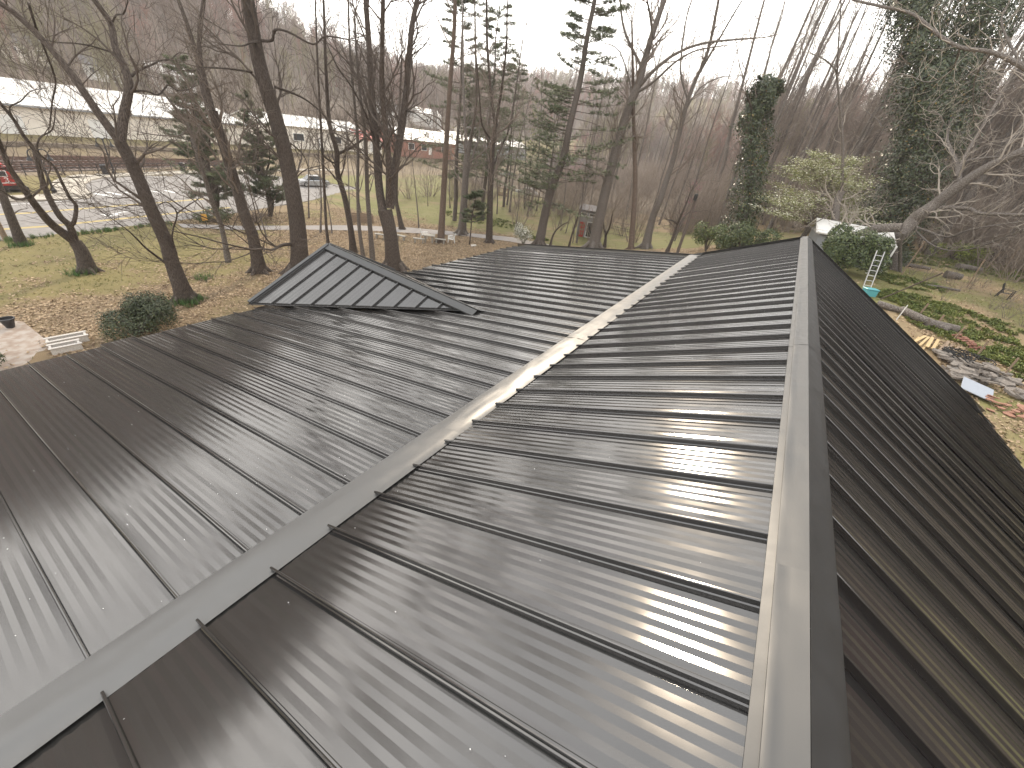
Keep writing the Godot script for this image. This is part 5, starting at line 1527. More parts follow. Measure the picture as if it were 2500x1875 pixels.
func shrub(called: String, label: String, where: Vector3, size: Vector3, count: int, dark: Color, light: Color, mix: float, leaf: float) -> void:
	var t := thing(called, label, "shrub", where)
	var tw := MB.new()
	for i in 14:
		var a := rng.randf() * TAU
		var e := Vector3(cos(a) * size.x * 0.7, size.y * rng.randf_range(0.5, 0.9), sin(a) * size.z * 0.7)
		tw.tube(PackedVector3Array([Vector3(0, -0.05, 0), e * 0.5 + Vector3(0, size.y * 0.12, 0), e]), PackedFloat32Array([0.03, 0.02, 0.008]), 4, 1.0, false)
	build(tw, "stems", M.twig_dark, t)
	var lv := MB.new()
	var lobes := []
	for i in 15:
		var a := rng.randf() * TAU
		var f := rng.randf_range(0.25, 0.8)
		lobes.append([Vector3(cos(a) * size.x * f, size.y * rng.randf_range(0.25, 0.8 - f * 0.25), sin(a) * size.z * f), rng.randf_range(0.24, 0.42) * minf(size.x, size.y)])
	var lump := FastNoiseLite.new()
	lump.frequency = 0.9
	for i in count:
		var lb: Array = lobes[rng.randi() % 15]
		var d := Vector3(rng.randf_range(-1, 1), rng.randf_range(-0.6, 1), rng.randf_range(-1, 1)).normalized()
		var q: Vector3 = lb[0] + d * lb[1] * (0.6 + 0.45 * pow(rng.randf(), 0.5)) * (1.0 + 0.4 * lump.get_noise_3dv((where + lb[0] + d) * 1.5))
		if q.y < 0: continue
		lv.col = dark.lerp(light, 1.0 if rng.randf() < mix else rng.randf() * 0.35) * rng.randf_range(0.8, 1.2)
		leaf_quad(lv, q, leaf * rng.randf_range(0.6, 1.2), (d + Vector3(rng.randf_range(-1, 1), rng.randf_range(-0.5, 1), rng.randf_range(-1, 1))).normalized())
	build(lv, "foliage", M.leafy, t)

# ---------------------------------------------------------------- things
func solid(called: String, parent: Node, material: Material, boxes: Array, bev := 0.0) -> MeshInstance3D:
	# boxes = [[centre, size], ...] in the parent's axes
	var mb := MB.new()
	for b in boxes: mb.box(b[0], b[1], Basis.IDENTITY, bev)
	return build(mb, called, material, parent)

func gable_house(called: String, label: String, cat: String, where: Vector3, turn: float, w: float, d: float, h: float, rise: float, wall: Material, roof: Material, windows: Array, door := true) -> Node3D:
	# w runs along x (the ridge), d along z; windows = [[face, x, y, width, height]] with face +1 / -1 for the z sides
	var t := thing(called, label, cat, where, turn)
	var mb := MB.new()
	mb.box(Vector3(0, h * 0.5 - 0.4, 0), Vector3(w, h + 0.8, d))
	for s in [-1.0, 1.0]:
		mb.quad(Vector3(s * w * 0.5, h, -d * 0.5), Vector3(s * w * 0.5, h, d * 0.5), Vector3(s * w * 0.5, h + rise, 0.001), Vector3(s * w * 0.5, h + rise, -0.001), Vector3(s, 0, 0))
	build(mb, "wall", wall, t)
	for s in [-1.0, 1.0]:
		var rb := MB.new()
		var e0 := Vector3(0, h - 0.25 * rise / (d * 0.5) * 0.5, s * (d * 0.5 + 0.35))
		var e1 := Vector3(0, h + rise + 0.06, 0)
		var dn := (e1 - e0)
		rb.box((e0 + e1) * 0.5 + Vector3(0, 0.06, 0), Vector3(w + 0.7, 0.1, dn.length()), Basis(Vector3.RIGHT, atan2(-dn.y, dn.z) if s < 0 else atan2(-dn.y, dn.z)))
		build(rb, "roof", roof, t)
	for q in windows:
		var fr := solid("window", t, M.white, [[Vector3(q[1], q[2], q[0] * (d * 0.5 + 0.02)), Vector3(q[3] + 0.2, q[4] + 0.2, 0.08)]])
		solid("pane", fr, M.glass, [[Vector3(q[1], q[2], q[0] * (d * 0.5 + 0.065)), Vector3(q[3], q[4], 0.02)]])
	if door:
		solid("door", t, M.white, [[Vector3(0, 1.05, d * 0.5 + 0.03), Vector3(0.95, 2.1, 0.06)]])
	return t

func car(label: String, where: Vector3, turn: float, paint: Material) -> void:
	var t := thing("parked_car", label, "car", where, turn)
	var body := MB.new()
	# lengthwise stations: x, half width, sill, waist
	var st := [[-2.2, 0.70, 0.42, 0.62], [-2.1, 0.82, 0.28, 0.80], [-1.2, 0.88, 0.22, 0.88], [0.0, 0.89, 0.22, 0.90], [1.0, 0.88, 0.22, 0.90], [1.95, 0.84, 0.26, 0.86], [2.15, 0.74, 0.40, 0.72]]
	for i in st.size() - 1:
		var a: Array = st[i]
		var b: Array = st[i + 1]
		for s in [-1.0, 1.0]:
			body.quad(Vector3(a[0], a[2], s * a[1]), Vector3(b[0], b[2], s * b[1]), Vector3(b[0], b[3] - 0.08, s * b[1]), Vector3(a[0], a[3] - 0.08, s * a[1]), Vector3(0, 0, s))
			body.quad(Vector3(a[0], a[3] - 0.08, s * a[1]), Vector3(b[0], b[3] - 0.08, s * b[1]), Vector3(b[0], b[3], s * (b[1] - 0.1)), Vector3(a[0], a[3], s * (a[1] - 0.1)), Vector3(0, 1, s))
		body.quad(Vector3(a[0], a[3], -a[1] + 0.1), Vector3(b[0], b[3], -b[1] + 0.1), Vector3(b[0], b[3], b[1] - 0.1), Vector3(a[0], a[3], a[1] - 0.1), Vector3.UP)
		body.quad(Vector3(a[0], a[2], -a[1]), Vector3(b[0], b[2], -b[1]), Vector3(b[0], b[2], b[1]), Vector3(a[0], a[2], a[1]), Vector3.DOWN)
	for e in [st[0], st[6]]:
		body.quad(Vector3(e[0], e[2], -e[1]), Vector3(e[0], e[2], e[1]), Vector3(e[0], e[3], e[1] - 0.1), Vector3(e[0], e[3], -e[1] + 0.1), Vector3(signf(e[0]), 0, 0))
	# roof
	body.box(Vector3(0.1, 1.42, 0), Vector3(1.5, 0.06, 1.16), Basis.IDENTITY, 0.02)
	build(body, "body", paint, t)
	var gl := MB.new()
	var lo := [Vector3(-1.25, 0.885, 0.78), Vector3(1.75, 0.885, 0.78)]
	var hi := [Vector3(-0.62, 1.40, 0.57), Vector3(0.85, 1.40, 0.57)]
	for s in [-1.0, 1.0]:
		var f := Vector3(1, 1, s)
		gl.quad(lo[0] * f, lo[1] * f, hi[1] * f, hi[0] * f, Vector3(0, 0.3, s))
	for k in 2:
		gl.quad(lo[k], lo[k] * Vector3(1, 1, -1), hi[k] * Vector3(1, 1, -1), hi[k], Vector3(-1 if k == 0 else 1, 0.5, 0))
	build(gl, "window", M.glass, t)
	for x in [-1.35, 1.3]:
		for s in [-1.0, 1.0]:
			var ty := MB.new()
			ty.rod(Vector3(x, 0.32, s * 0.72), Vector3(x, 0.32, s * 0.92), 0.32, 14)
			var wl := build(ty, "wheel", M.rubber, t)
			var rm := MB.new()
			rm.rod(Vector3(x, 0.32, s * 0.90), Vector3(x, 0.32, s * 0.935), 0.2, 12)
			build(rm, "rim", M.steel, wl)
	for s in [-1.0, 1.0]:
		solid("headlight", t, M.white, [[Vector3(-2.15, 0.62, s * 0.58), Vector3(0.08, 0.12, 0.3)]])
		solid("tail_light", t, M.red, [[Vector3(2.11, 0.68, s * 0.6), Vector3(0.08, 0.12, 0.26)]])

func street_lamp(label: String, where: Vector3, h: float) -> void:
	var t := thing("street_lamp", label, "lamp", where, 0.25, "black street lamps")
	var pm := MB.new()
	pm.lathe(Vector3.ZERO, [[0.2, -0.05], [0.2, 0.3], [0.13, 0.45], [0.09, 0.7], [0.07, h], [0.0, h + 0.05]], 12)
	build(pm, "post", M.black, t)
	for s in [-1.0, 1.0]:
		var p := PackedVector3Array()
		var r := PackedFloat32Array()
		for k in 9:
			var a := PI * k / 8.0
			p.append(Vector3(0, h - 0.35 + sin(a) * 0.42, s * (0.36 - 0.36 * cos(a))))
			r.append(0.05)
		var am := MB.new()
		am.tube(p, r, 6)
		build(am, "arm", M.black, t)
		var sh := MB.new()
		sh.lathe(Vector3(0, h - 0.85, s * 0.72), [[0.0, 0.05], [0.24, 0.0], [0.22, 0.12], [0.1, 0.3], [0.05, 0.5], [0.0, 0.52]], 12)
		build(sh, "shade", M.black, t)

func trash_bin(label: String, where: Vector3) -> void:
	var t := thing("trash_bin", label, "bin", where, 0.2, "black trash bins")
	var mb := MB.new()
	mb.lathe(Vector3.ZERO, [[0.30, -0.1], [0.31, 0.05], [0.36, 0.9], [0.30, 0.92]], 16)
	build(mb, "barrel", M.black, t)
	var ld := MB.new()
	ld.lathe(Vector3.ZERO, [[0.38, 0.93], [0.38, 0.98], [0.26, 1.08], [0.0, 1.1]], 16)
	build(ld, "lid", M.black, t)

func make_town() -> void:
	# rail yard
	var k := 0
	for tk in [["rusty railway track nearest the pavement", -72.6, 0.30], ["middle railway track in the yard", -76.2, 0.24], ["railway track closest to the retaining wall", -80.6, 0.13]]:
		var z0 := 26.0
		var z1 := -46.0
		var x1: float = tk[1] - tk[2] * 34.0
		var x0: float = tk[1] + tk[2] * 38.0
		x1 = maxf(x1, -83.6)
		var a := Vector3(x0, land(x0, z0), z0)
		var b := Vector3(x1, 0.0, z1)
		var t := thing("railway_track", tk[0], "track", a)
		var d := (b - a)
		d.y = 0
		var side := d.normalized().cross(Vector3.UP)
		var bl := MB.new()
		bl.bar(Vector3(0, 0.09, 0), d + Vector3(0, 0.09, 0), 2.6, 0.14)
		build(bl, "ballast", M.ballast, t)
		var sl := MB.new()
		var n := int(d.length() / 0.62)
		for i in n:
			var c := d * (i + 0.5) / n + Vector3(0, 0.19, 0)
			sl.bar(c - side * 1.1, c + side * 1.1, 0.2, 0.1)
		tag(build(sl, "sleepers", M.tie, t), "", "", "", "stuff")
		for s in [-0.72, 0.72]:
			var rl := MB.new()
			rl.bar(side * s + Vector3(0, 0.31, 0), d + side * s + Vector3(0, 0.31, 0), 0.09, 0.15)
			build(rl, "rail", M.rust, t)
	for i in 7:
		var t := MB.new()
		t.bar(Vector3(0, 0.1, 0), Vector3(-0.3, 0.1, -7.5 + 0.4 * (i % 3)), 0.22, 0.2)
		tag(build(t, "old_rail", M.rust, self, on(-82.4 + 0.3 * (i % 4), -15.5 - 0.3 * i, 0.02 + 0.21 * int(i / 4))), "rusty old rail lying in the pile below the retaining wall", "rail", "pile of old rails")
	var rw := thing("retaining_wall", "long brown concrete retaining wall behind the railway tracks", "wall", Vector3(-85.2, 0, -8))
	for i in 22:
		solid("wall_panel", rw, M.wallstone, [[Vector3(-0.008 * i, 0.45 + 0.012 * i, 45 - i * 5.0), Vector3(0.35, 1.7 + 0.024 * i, 4.97)]], 0.02)
	# pavement railing
	var fr := thing("railing", "black metal railing between the pavement and the railway", "railing", Vector3(-69.6, 0.1, -13.5))
	var pts := [Vector3(0.3, 0, 1.5), Vector3(-0.4, 0, -3.2), Vector3(-1.4, 0, -8.0), Vector3(-2.6, 0, -13), Vector3(-3.8, 0, -19), Vector3(-5.2, 0, -26)]
	for i in pts.size() - 1:
		var a: Vector3 = pts[i]
		var b: Vector3 = pts[i + 1]
		for y in [0.35, 0.7, 1.05]:
			var mb := MB.new()
			mb.rod(a + Vector3(0, y, 0), b + Vector3(0, y, 0), 0.035, 6)
			build(mb, "rail", M.black, fr)
		for j in 3:
			var mb := MB.new()
			var c := a.lerp(b, j / 3.0)
			mb.rod(c + Vector3(0, -0.3, 0), c + Vector3(0, 1.1, 0), 0.045, 6)
			build(mb, "post", M.black, fr)
	street_lamp("black street lamp with two hooked arms beside the trash bin", Vector3(-70.2, 0.1, -19.7), 3.75)
	street_lamp("black street lamp behind the leaning forked tree at the left", Vector3(-59.1, 0.1, -11.6), 3.6)
	trash_bin("black trash bin at the foot of the hooked street lamp", Vector3(-69.7, 0.12, -18.75))
	trash_bin("black trash bin at the far end of the pavement by the evergreen", Vector3(-72.6, 0.12, -28.0))
	# red railway car at the left edge
	var cb := thing("railway_car", "red railway car at the left edge with a white number and black underframe", "train", Vector3(-61.2, 0.0, -5.5))
	var bd := MB.new()
	bd.box(Vector3(0, 1.25, 0.4), Vector3(2.3, 1.3, 9.4), Basis.IDENTITY, 0.06)
	bd.quad(Vector3(-1.09, 1.86, -4.3), Vector3(1.09, 1.86, -4.3), Vector3(0.95, 2.3, -3.7), Vector3(-0.95, 2.3, -3.7), Vector3(0, 0.4, -1))
	bd.box(Vector3(0, 2.1, 0.6), Vector3(2.0, 0.45, 8.5), Basis.IDENTITY, 0.1)
	build(bd, "body", M.red, cb)
	solid("roof", cb, M.red_roof, [[Vector3(0, 2.36, 0.6), Vector3(2.2, 0.1, 8.8)]], 0.04)
	solid("underframe", cb, M.black, [[Vector3(0, 0.42, 0.4), Vector3(2.25, 0.4, 9.2)], [Vector3(0, 0.25, -4.5), Vector3(1.9, 0.45, 0.5)]], 0.03)
	for zz in [-2.6, 2.8]:
		for s in [-1.0, 1.0]:
			var mb := MB.new()
			mb.rod(Vector3(s * 0.7, 0.3, zz), Vector3(s * 0.85, 0.3, zz), 0.3, 14)
			build(mb, "wheel", M.rust, cb)
	var wf := solid("window", cb, M.white, [[Vector3(1.16, 1.62, -3.3), Vector3(0.04, 0.5, 0.85)]])
	solid("pane", wf, M.glass, [[Vector3(1.175, 1.62, -3.3), Vector3(0.03, 0.38, 0.72)]])
	var wf2 := solid("window", cb, M.white, [[Vector3(0.0, 1.62, -4.33), Vector3(0.9, 0.42, 0.04)]])
	solid("pane", wf2, M.glass, [[Vector3(0.0, 1.62, -4.345), Vector3(0.78, 0.32, 0.03)]])
	var hl := MB.new()
	hl.rod(Vector3(0.75, 1.12, -4.28), Vector3(0.75, 1.12, -4.36), 0.13, 14)
	build(hl, "headlight", M.white, cb)
	solid("stripe", cb, M.white, [[Vector3(1.155, 0.85, -2.2), Vector3(0.03, 0.06, 4.0)], [Vector3(0, 0.85, -4.31), Vector3(2.1, 0.06, 0.03)]])
	var num := TextMesh.new()
	num.text = "3"
	num.font_size = 64
	num.pixel_size = 0.009
	num.depth = 0.02
	var nm := put(num, "number", M.white, cb, Vector3(1.165, 1.12, -3.55))
	nm.rotation.y = PI / 2
	# long white warehouse
	var wh := thing("warehouse", "long white warehouse with a pale metal roof behind the railway", "warehouse", Vector3(-90.0, 2.0, -2.0), 0.03)
	for i in 12:
		var mb := MB.new()
		var z := 46.0 - i * 8.0
		for j in 20:
			var zz := z - 0.2 - j * 0.39
			mb.box(Vector3(0.0, 1.3, zz), Vector3(0.12 if j % 2 == 0 else 0.06, 4.0, 0.385))
		build(mb, "wall_panel", M.offwhite, wh)
	solid("wall", wh, M.offwhite, [[Vector3(-12.2, 1.4, 2.0), Vector3(24, 4.0, 91)]])
	var rise := 2.5
	for i in 6:
		var a := i / 6.0
		var b := (i + 1) / 6.0
		var mb := MB.new()
		mb.bar(Vector3(lerpf(0.5, -13, (a + b) * 0.5), 3.35 + rise * (a + b) * 0.5 + 0.05 - 0.028 * (i % 2), 48.0), Vector3(lerpf(0.5, -13, (a + b) * 0.5), 3.35 + rise * (a + b) * 0.5 + 0.05 - 0.028 * (i % 2), -45.5), 13.72 / 6.0, 0.08, Vector3(0.18, 1, 0))
		build(mb, "roof_panel", M.white_roof, wh)
	solid("gutter", wh, M.grey_wall, [[Vector3(0.62, 3.28, 1.2), Vector3(0.16, 0.16, 93)]])
	var bk := MB.new()
	bk.quad(Vector3(-13, 5.9, 48), Vector3(-13, 5.9, -45.5), Vector3(-26, 3.4, -45.5), Vector3(-26, 3.4, 48), Vector3.UP)
	build(bk, "roof", M.white_roof, wh)
	for q in [[20.0, 3.4, 2.6], [-14.5, 2.4, 2.4], [-24.0, 3.0, 2.6], [6.0, 1.2, 2.1]]:
		solid("door", wh, M.white, [[Vector3(0.08, q[2] * 0.5 - 0.3, q[0]), Vector3(0.08, q[2], q[1])]], 0.02)
	gable_house("warehouse", "lower white shed building at the right end of the long warehouse", "warehouse", on(-96, -62), PI / 2, 24, 12, 3.6, 1.6, M.offwhite, M.white_roof, [[1.0, -5, 1.8, 2.2, 1.2], [1.0, 4, 1.8, 2.2, 1.2]])
	gable_house("station_building", "small pale building under a red roof across the car park", "building", on(-91, -74), PI / 2 + 0.1, 7, 5, 2.4, 1.6, M.offwhite, M.red_roof, [[1.0, -2, 1.4, 1.0, 1.1], [1.0, 2, 1.4, 1.0, 1.1]])
	gable_house("brick_building", "brick and grey building under a broad white roof beyond the car park", "building", on(-91, -92), PI / 2 - 0.15, 19, 11, 3.0, 2.2, M.brick, M.white_roof, [[1.0, -6, 1.6, 1.6, 1.3], [1.0, -2, 1.6, 1.6, 1.3], [1.0, 5, 1.6, 2.2, 1.5]])
	gable_house("long_building", "long low building with a white roof behind the pine trunks", "building", on(-92, -122), PI / 2 - 0.35, 30, 10, 2.8, 1.8, M.grey_wall, M.white_roof, [[1.0, -9, 1.5, 1.6, 1.2], [1.0, 0, 1.5, 1.6, 1.2], [1.0, 9, 1.5, 1.6, 1.2]])
	gable_house("brick_house", "brick house with a white framed window behind pink blossom", "house", on(-57, -116), 0.5, 11, 8, 3.2, 2.4, M.brick, M.shingle, [[1.0, -3.2, 1.7, 1.0, 1.5], [1.0, 3.0, 1.7, 1.0, 1.5]])
	var hs := [[-156, -36, "pale house high on the far slope at the left", M.offwhite, M.shingle, 1.2], [-151, -47, "small white house on the far slope above the warehouse roof", M.white, M.shingle, 1.0], [-148, -60, "white house among bare trees above the right end of the warehouse", M.white, M.white_roof, 1.4], [-131, -119, "white house on the slope behind the three stemmed tree", M.white, M.shingle, 1.6], [-134, -140, "pale gabled house on the slope left of the pines", M.white, M.white_roof, 1.5], [-114, -142, "cream house on the slope behind the pines", M.offwhite, M.shingle, 1.3], [-143, -20, "tan house at the left edge above the warehouse roof", M.offwhite, M.shingle, 0.9]]
	for q in hs:
		gable_house("hillside_house", q[2], "house", on(q[0], q[1], 0.2), PI / 2 - 0.2 + 0.1 * rng.randf_range(-1, 1), 6.5 * q[5], 5 * q[5], 2.2 * q[5], 1.5 * q[5], q[3], q[4], [[1.0, -2, 1.2 * q[5], 0.8, 1.0], [1.0, 2, 1.2 * q[5], 0.8, 1.0], [1.0, -0.6, 1.2 * q[5], 0.7, 0.9]], false)
	# cars
	var silver := mat(lin(0.42, 0.42, 0.42), 0.3, 0.4)
	var dark := mat(lin(0.03, 0.035, 0.035), 0.3, 0.2)
	var whitec := mat(lin(0.7, 0.7, 0.69), 0.3)
	car("silver car parked on the road behind the thickest trunk", Vector3(-60.2, 0.04, -39.5), 1.35, silver)
	car("dark car parked at the far end of the car park behind the pines", Vector3(-66.5, 0.04, -101), 1.2, dark)
	car("white car parked beyond the grass near the dark fence", Vector3(-45.5, 0.04, -76.5), 0.3, whitec)
	# sign, post and box by the drive
	var sg := thing("yard_sign", "small orange sign on a stake at the mouth of the drive", "sign", on(-42.0, -16.8), 0.9)
	solid("board", sg, M.sign_orange, [[Vector3(0, 0.85, 0), Vector3(0.42, 0.55, 0.03)]], 0.008)
	solid("stake", sg, M.dark_metal, [[Vector3(0, 0.28, -0.03), Vector3(0.05, 0.7, 0.03)]])
	var bx := thing("wood_bin", "dark wooden slatted box beside the drive past the gable", "box", on(-38.3, -30.4), 0.9)
	for i in 5:
		solid("slat", bx, M.old_wood, [[Vector3(0, 0.1 + 0.16 * i, 0.5), Vector3(2.2, 0.13, 0.04)]], 0.006)
		solid("slat", bx, M.old_wood, [[Vector3(0, 0.1 + 0.16 * i, -0.5), Vector3(2.2, 0.13, 0.04)]], 0.006)
	for s in [-1.0, 1.0]:
		solid("end_board", bx, M.old_wood, [[Vector3(s * 1.12, 0.4, 0), Vector3(0.05, 0.9, 1.0)]], 0.006)
	utility_pole("grey wooden utility pole at the left edge of the road", on(-43.6, -5.2, -0.2), 9.5, 0.16, M.old_wood)
	utility_pole("dark leaning pole beyond the change of roof pitch", on(-7.4, -41.5, -0.2), 5.4, 0.14, M.twig_dark)
	# rails of a dark timber fence by the car park
	var fn := thing("timber_frame", "dark timber frame on the grass before the white car", "frame", on(-45.2, -67.4), 0.3)
	for x in [-0.9, 0.0, 0.9]:
		solid("post", fn, M.old_wood, [[Vector3(x, 0.7, 0), Vector3(0.14, 1.5, 0.14)]], 0.01)
	for y in [0.55, 1.3]:
		solid("rail", fn, M.old_wood, [[Vector3(0, y, 0.06), Vector3(2.0, 0.14, 0.05)]], 0.006)
	solid("base_board", fn, M.old_wood, [[Vector3(0, 0.22, 0.05), Vector3(2.0, 0.4, 0.06)]], 0.006)

func utility_pole(label: String, where: Vector3, h: float, r: float, material: Material) -> void:
	var t := thing("utility_pole", label, "pole", where)
	var mb := MB.new()
	mb.tube(PackedVector3Array([Vector3.ZERO, Vector3(0.02, h * 0.5, 0), Vector3(0, h, 0)]), PackedFloat32Array([r, r * 0.9, r * 0.75]), 12)
	build(mb, "pole", material, t)
	var tp := MB.new()
	tp.lathe(Vector3(0.0, h - 0.5, 0.26), [[0.0, 0.0], [0.15, 0.0], [0.15, 0.5], [0.0, 0.56]], 12)
	build(tp, "fitting", M.dark_metal, t)

func slab(called: String, label: String, cat: String, where: Vector3, size: Vector3, turn: Vector3, material: Material, group := "", bev := 0.015) -> MeshInstance3D:
	# a broken flat stone: an uneven polygon with thickness
	var mb := MB.new()
	var pts := PackedVector2Array()
	var n := 5 + rng.randi() % 3
	for i in n:
		var a := TAU * i / n + rng.randf_range(-0.25, 0.25)
		pts.append(Vector2(cos(a) * size.x * 0.5 * rng.randf_range(0.75, 1.1), sin(a) * size.z * 0.5 * rng.randf_range(0.75, 1.1)))
	mb.prism(pts, -size.y * 0.5, size.y * 0.5)
	var o := build(mb, called, material, self, where)
	o.rotation = turn
	tag(o, label, cat, group)
	return o

func make_yard() -> void:
	# little shed
	var sh := thing("garden_shed", "little grey shed with a red door and a dark glass door", "shed", on(-19.75, -48.2), 0.38)
	solid("wall", sh, M.grey_wall, [[Vector3(0, 1.35, -0.9), Vector3(2.1, 2.9, 1.8)], [Vector3(0, 2.9, -1.35), Vector3(2.1, 0.6, 0.9)]])
	solid("trim", sh, M.white, [[Vector3(0, 2.36, 0.03), Vector3(2.14, 0.07, 0.06)]])
	for q in [[-0.62, "clear"], [0.45, "clear"]]:
		var f := solid("window", sh, M.white, [[Vector3(q[0], 2.6, 0.03), Vector3(0.85, 0.34, 0.07)]])
		solid("pane", f, M.glass, [[Vector3(q[0], 2.6, 0.07), Vector3(0.72, 0.22, 0.02)]])
	var rf := MB.new()
	rf.bar(Vector3(0, 3.05, 0.35), Vector3(0, 3.42, -2.0), 2.5, 0.08, Vector3.UP, 0.01)
	build(rf, "roof", M.shingle, sh)
	var rd := solid("door", sh, M.red, [[Vector3(-0.55, 0.85, 0.04), Vector3(0.72, 1.7, 0.07)]], 0.01)
	for i in 3:
		for j in 2:
			solid("panel", rd, M.old_wood, [[Vector3(-0.55 + (j - 0.5) * 0.3, 0.42 + i * 0.46, 0.08), Vector3(0.22, 0.36, 0.03)]], 0.006)
	var gd := solid("glass_door", sh, M.white, [[Vector3(0.42, 0.92, 0.04), Vector3(0.82, 1.84, 0.06)]], 0.008)
	solid("pane", gd, M.glass, [[Vector3(0.42, 0.95, 0.075), Vector3(0.62, 1.6, 0.02)]])
	# iron fence panels beside it
	for q in [[-18.4, -57.5, 0.2, "black iron fence panel standing on the grass behind the shed"], [-16.6, -53.4, 0.1, "lower black iron fence panel just right of the shed"]]:
		var t := thing("iron_fence", q[3], "fence", on(q[0], q[1]), q[2], "iron fence panels")
		for i in 12:
			var mb := MB.new()
			mb.rod(Vector3(-1.3 + i * 0.236, 0, 0), Vector3(-1.3 + i * 0.236, 1.15, 0), 0.016, 5)
			build(mb, "bar", M.black, t)
		for y in [0.2, 1.05]:
			solid("rail", t, M.black, [[Vector3(0, y, 0), Vector3(2.7, 0.04, 0.04)]])
	# stone table with benches, white chair and slabs by the drive
	var st := thing("stone_table", "pale stone table on two stub legs by the reddish trunk", "table", on(-27.7, -29.5), 0.7)
	solid("top", st, M.stone, [[Vector3(0, 0.72, 0), Vector3(1.15, 0.09, 0.75)]], 0.02)
	for s in [-1.0, 1.0]:
		solid("leg", st, M.stone, [[Vector3(s * 0.33, 0.32, 0), Vector3(0.16, 0.7, 0.4)]], 0.03)
	for q in [[-28.1, -28.6, 0.75, "dark stone bench on the near left side of the stone table"], [-26.9, -30.2, 0.6, "stone bench between the stone table and the reddish trunk"], [-31.2, -26.7, 0.5, "pale stone bench left of the three stemmed tree"], [-29.9, -28.0, 0.2, "pale stone bench just right of the three stemmed tree"]]:
		var b := thing("stone_bench", q[3], "bench", on(q[0], q[1]), q[2], "stone benches by the drive")
		solid("seat", b, M.stone, [[Vector3(0, 0.43, 0), Vector3(1.1, 0.08, 0.36)]], 0.02)
		for s in [-1.0, 1.0]:
			solid("leg", b, M.stone, [[Vector3(s * 0.36, 0.18, 0), Vector3(0.12, 0.42, 0.28)]], 0.02)
	var ch := thing("garden_chair", "white plastic garden chair behind the stone table", "chair", on(-29.2, -30.5), 2.3)
	lawn_chair(ch, M.white)
	var ch2 := thing("garden_chair", "white chair half hidden behind the reddish trunk", "chair", on(-26.6, -31.4), -0.9)
	lawn_chair(ch2, M.white)
	var ch3 := thing("garden_chair", "dark chair standing alone at the right edge of the back yard", "chair", on(14.5, -41.6), 1.1)
	lawn_chair(ch3, M.dark_metal)
	for q in [[-28.3, -33.4, "flat white slab in the leaves by the drive, nearer one"], [-28.4, -35.2, "flat white slab on the edge of the drive, farther one"], [-24.4, -32.2, "small white stone beside the young pine"], [-31.0, -27.9, "pale flat slab in front of the leftmost stone bench"]]:
		slab("flat_stone", q[2], "stone", on(q[0], q[1], 0.08), Vector3(0.75, 0.12, 0.5), Vector3(0.05, rng.randf() * 3.0, 0.03), M.planter)
	# pot and planters by the path
	var pt := thing("flower_pot", "black glazed flower pot on the concrete path", "pot", Vector3(-26.0, 0.70, -1.95))
	pt.scale = Vector3.ONE * 0.72
	var pm := MB.new()
	pm.lathe(Vector3.ZERO, [[0.0, 0.0], [0.17, 0.0], [0.2, 0.08], [0.3, 0.42], [0.33, 0.52], [0.36, 0.53], [0.36, 0.58], [0.31, 0.58], [0.28, 0.44], [0.2, 0.40], [0.0, 0.40]], 24)
	build(pm, "bowl", M.ceramic, pt)
	for q in [[-23.1, -3.0, 1.2, 0.46, "long white planter trough beside the evergreen shrub"], [-22.35, -2.75, 0.9, 0.46, "shorter white planter trough cut off by the eave"]]:
		var t := thing("planter", q[4], "planter", on(q[0], q[1]), PI / 2 - 0.1, "white planters by the path")
		t.scale = Vector3(1, 0.62, 1)
		var L: float = q[2]
		var W: float = q[3]
		for s in [-1.0, 1.0]:
			solid("long_side", t, M.planter, [[Vector3(0, 0.24, s * (W * 0.5 - 0.04)), Vector3(L, 0.5, 0.08)]], 0.012)
			solid("short_side", t, M.planter, [[Vector3(s * (L * 0.5 - 0.04), 0.24, 0), Vector3(0.078, 0.49, W - 0.16)]], 0.012)
			solid("rim", t, M.planter, [[Vector3(0, 0.5, s * (W * 0.5 - 0.03)), Vector3(L + 0.08, 0.06, 0.13)]], 0.012)
		solid("soil", t, M.soil, [[Vector3(0, 0.2, 0), Vector3(L - 0.17, 0.3, W - 0.17)]])
	# grey outbuilding behind the ridge, with a ladder
	gable_house("outbuilding", "grey outbuilding with a bright metal roof behind the ivy", "building", on(4.6, -43.8, -0.2), 0.12, 4.6, 4.0, 2.1, 0.7, M.grey_wall, M.white_roof, [[1.0, 1.7, 1.3, 0.9, 1.2]], false)
	var ld := thing("ladder", "aluminium ladder leaning beside the grey outbuilding", "ladder", on(6.15, -35.4), 0.35)
	for s in [-1.0, 1.0]:
		var mb := MB.new()
		mb.bar(Vector3(s * 0.23, 0, 0), Vector3(s * 0.23, 2.3, -0.8), 0.035, 0.08, Vector3.BACK, 0.004)
		build(mb, "side_rail", M.aluminium, ld)
	for i in 7:
		var mb := MB.new()
		var f := (i + 0.6) / 7.5
		mb.rod(Vector3(-0.23, 2.3 * f, -0.8 * f), Vector3(0.23, 2.3 * f, -0.8 * f), 0.022, 8)
		build(mb, "rung", M.aluminium, ld)
	var wd := thing("door_panel", "grey panel door in a white frame leaning by the outbuilding", "door", on(6.9, -40.6), 0.35)
	solid("panel", wd, M.shingle, [[Vector3(0, 1.0, 0), Vector3(0.75, 2.0, 0.05)]], 0.006)
	solid("frame", wd, M.white, [[Vector3(-0.43, 1.0, 0.01), Vector3(0.12, 2.2, 0.09)], [Vector3(0.43, 1.0, 0.01), Vector3(0.12, 2.2, 0.09)], [Vector3(0, 2.1, 0.015), Vector3(1.0, 0.14, 0.1)]], 0.008)
	var cl := thing("cooler", "teal cooler box on the ground below the ladder", "box", on(6.05, -33.4), 0.5)
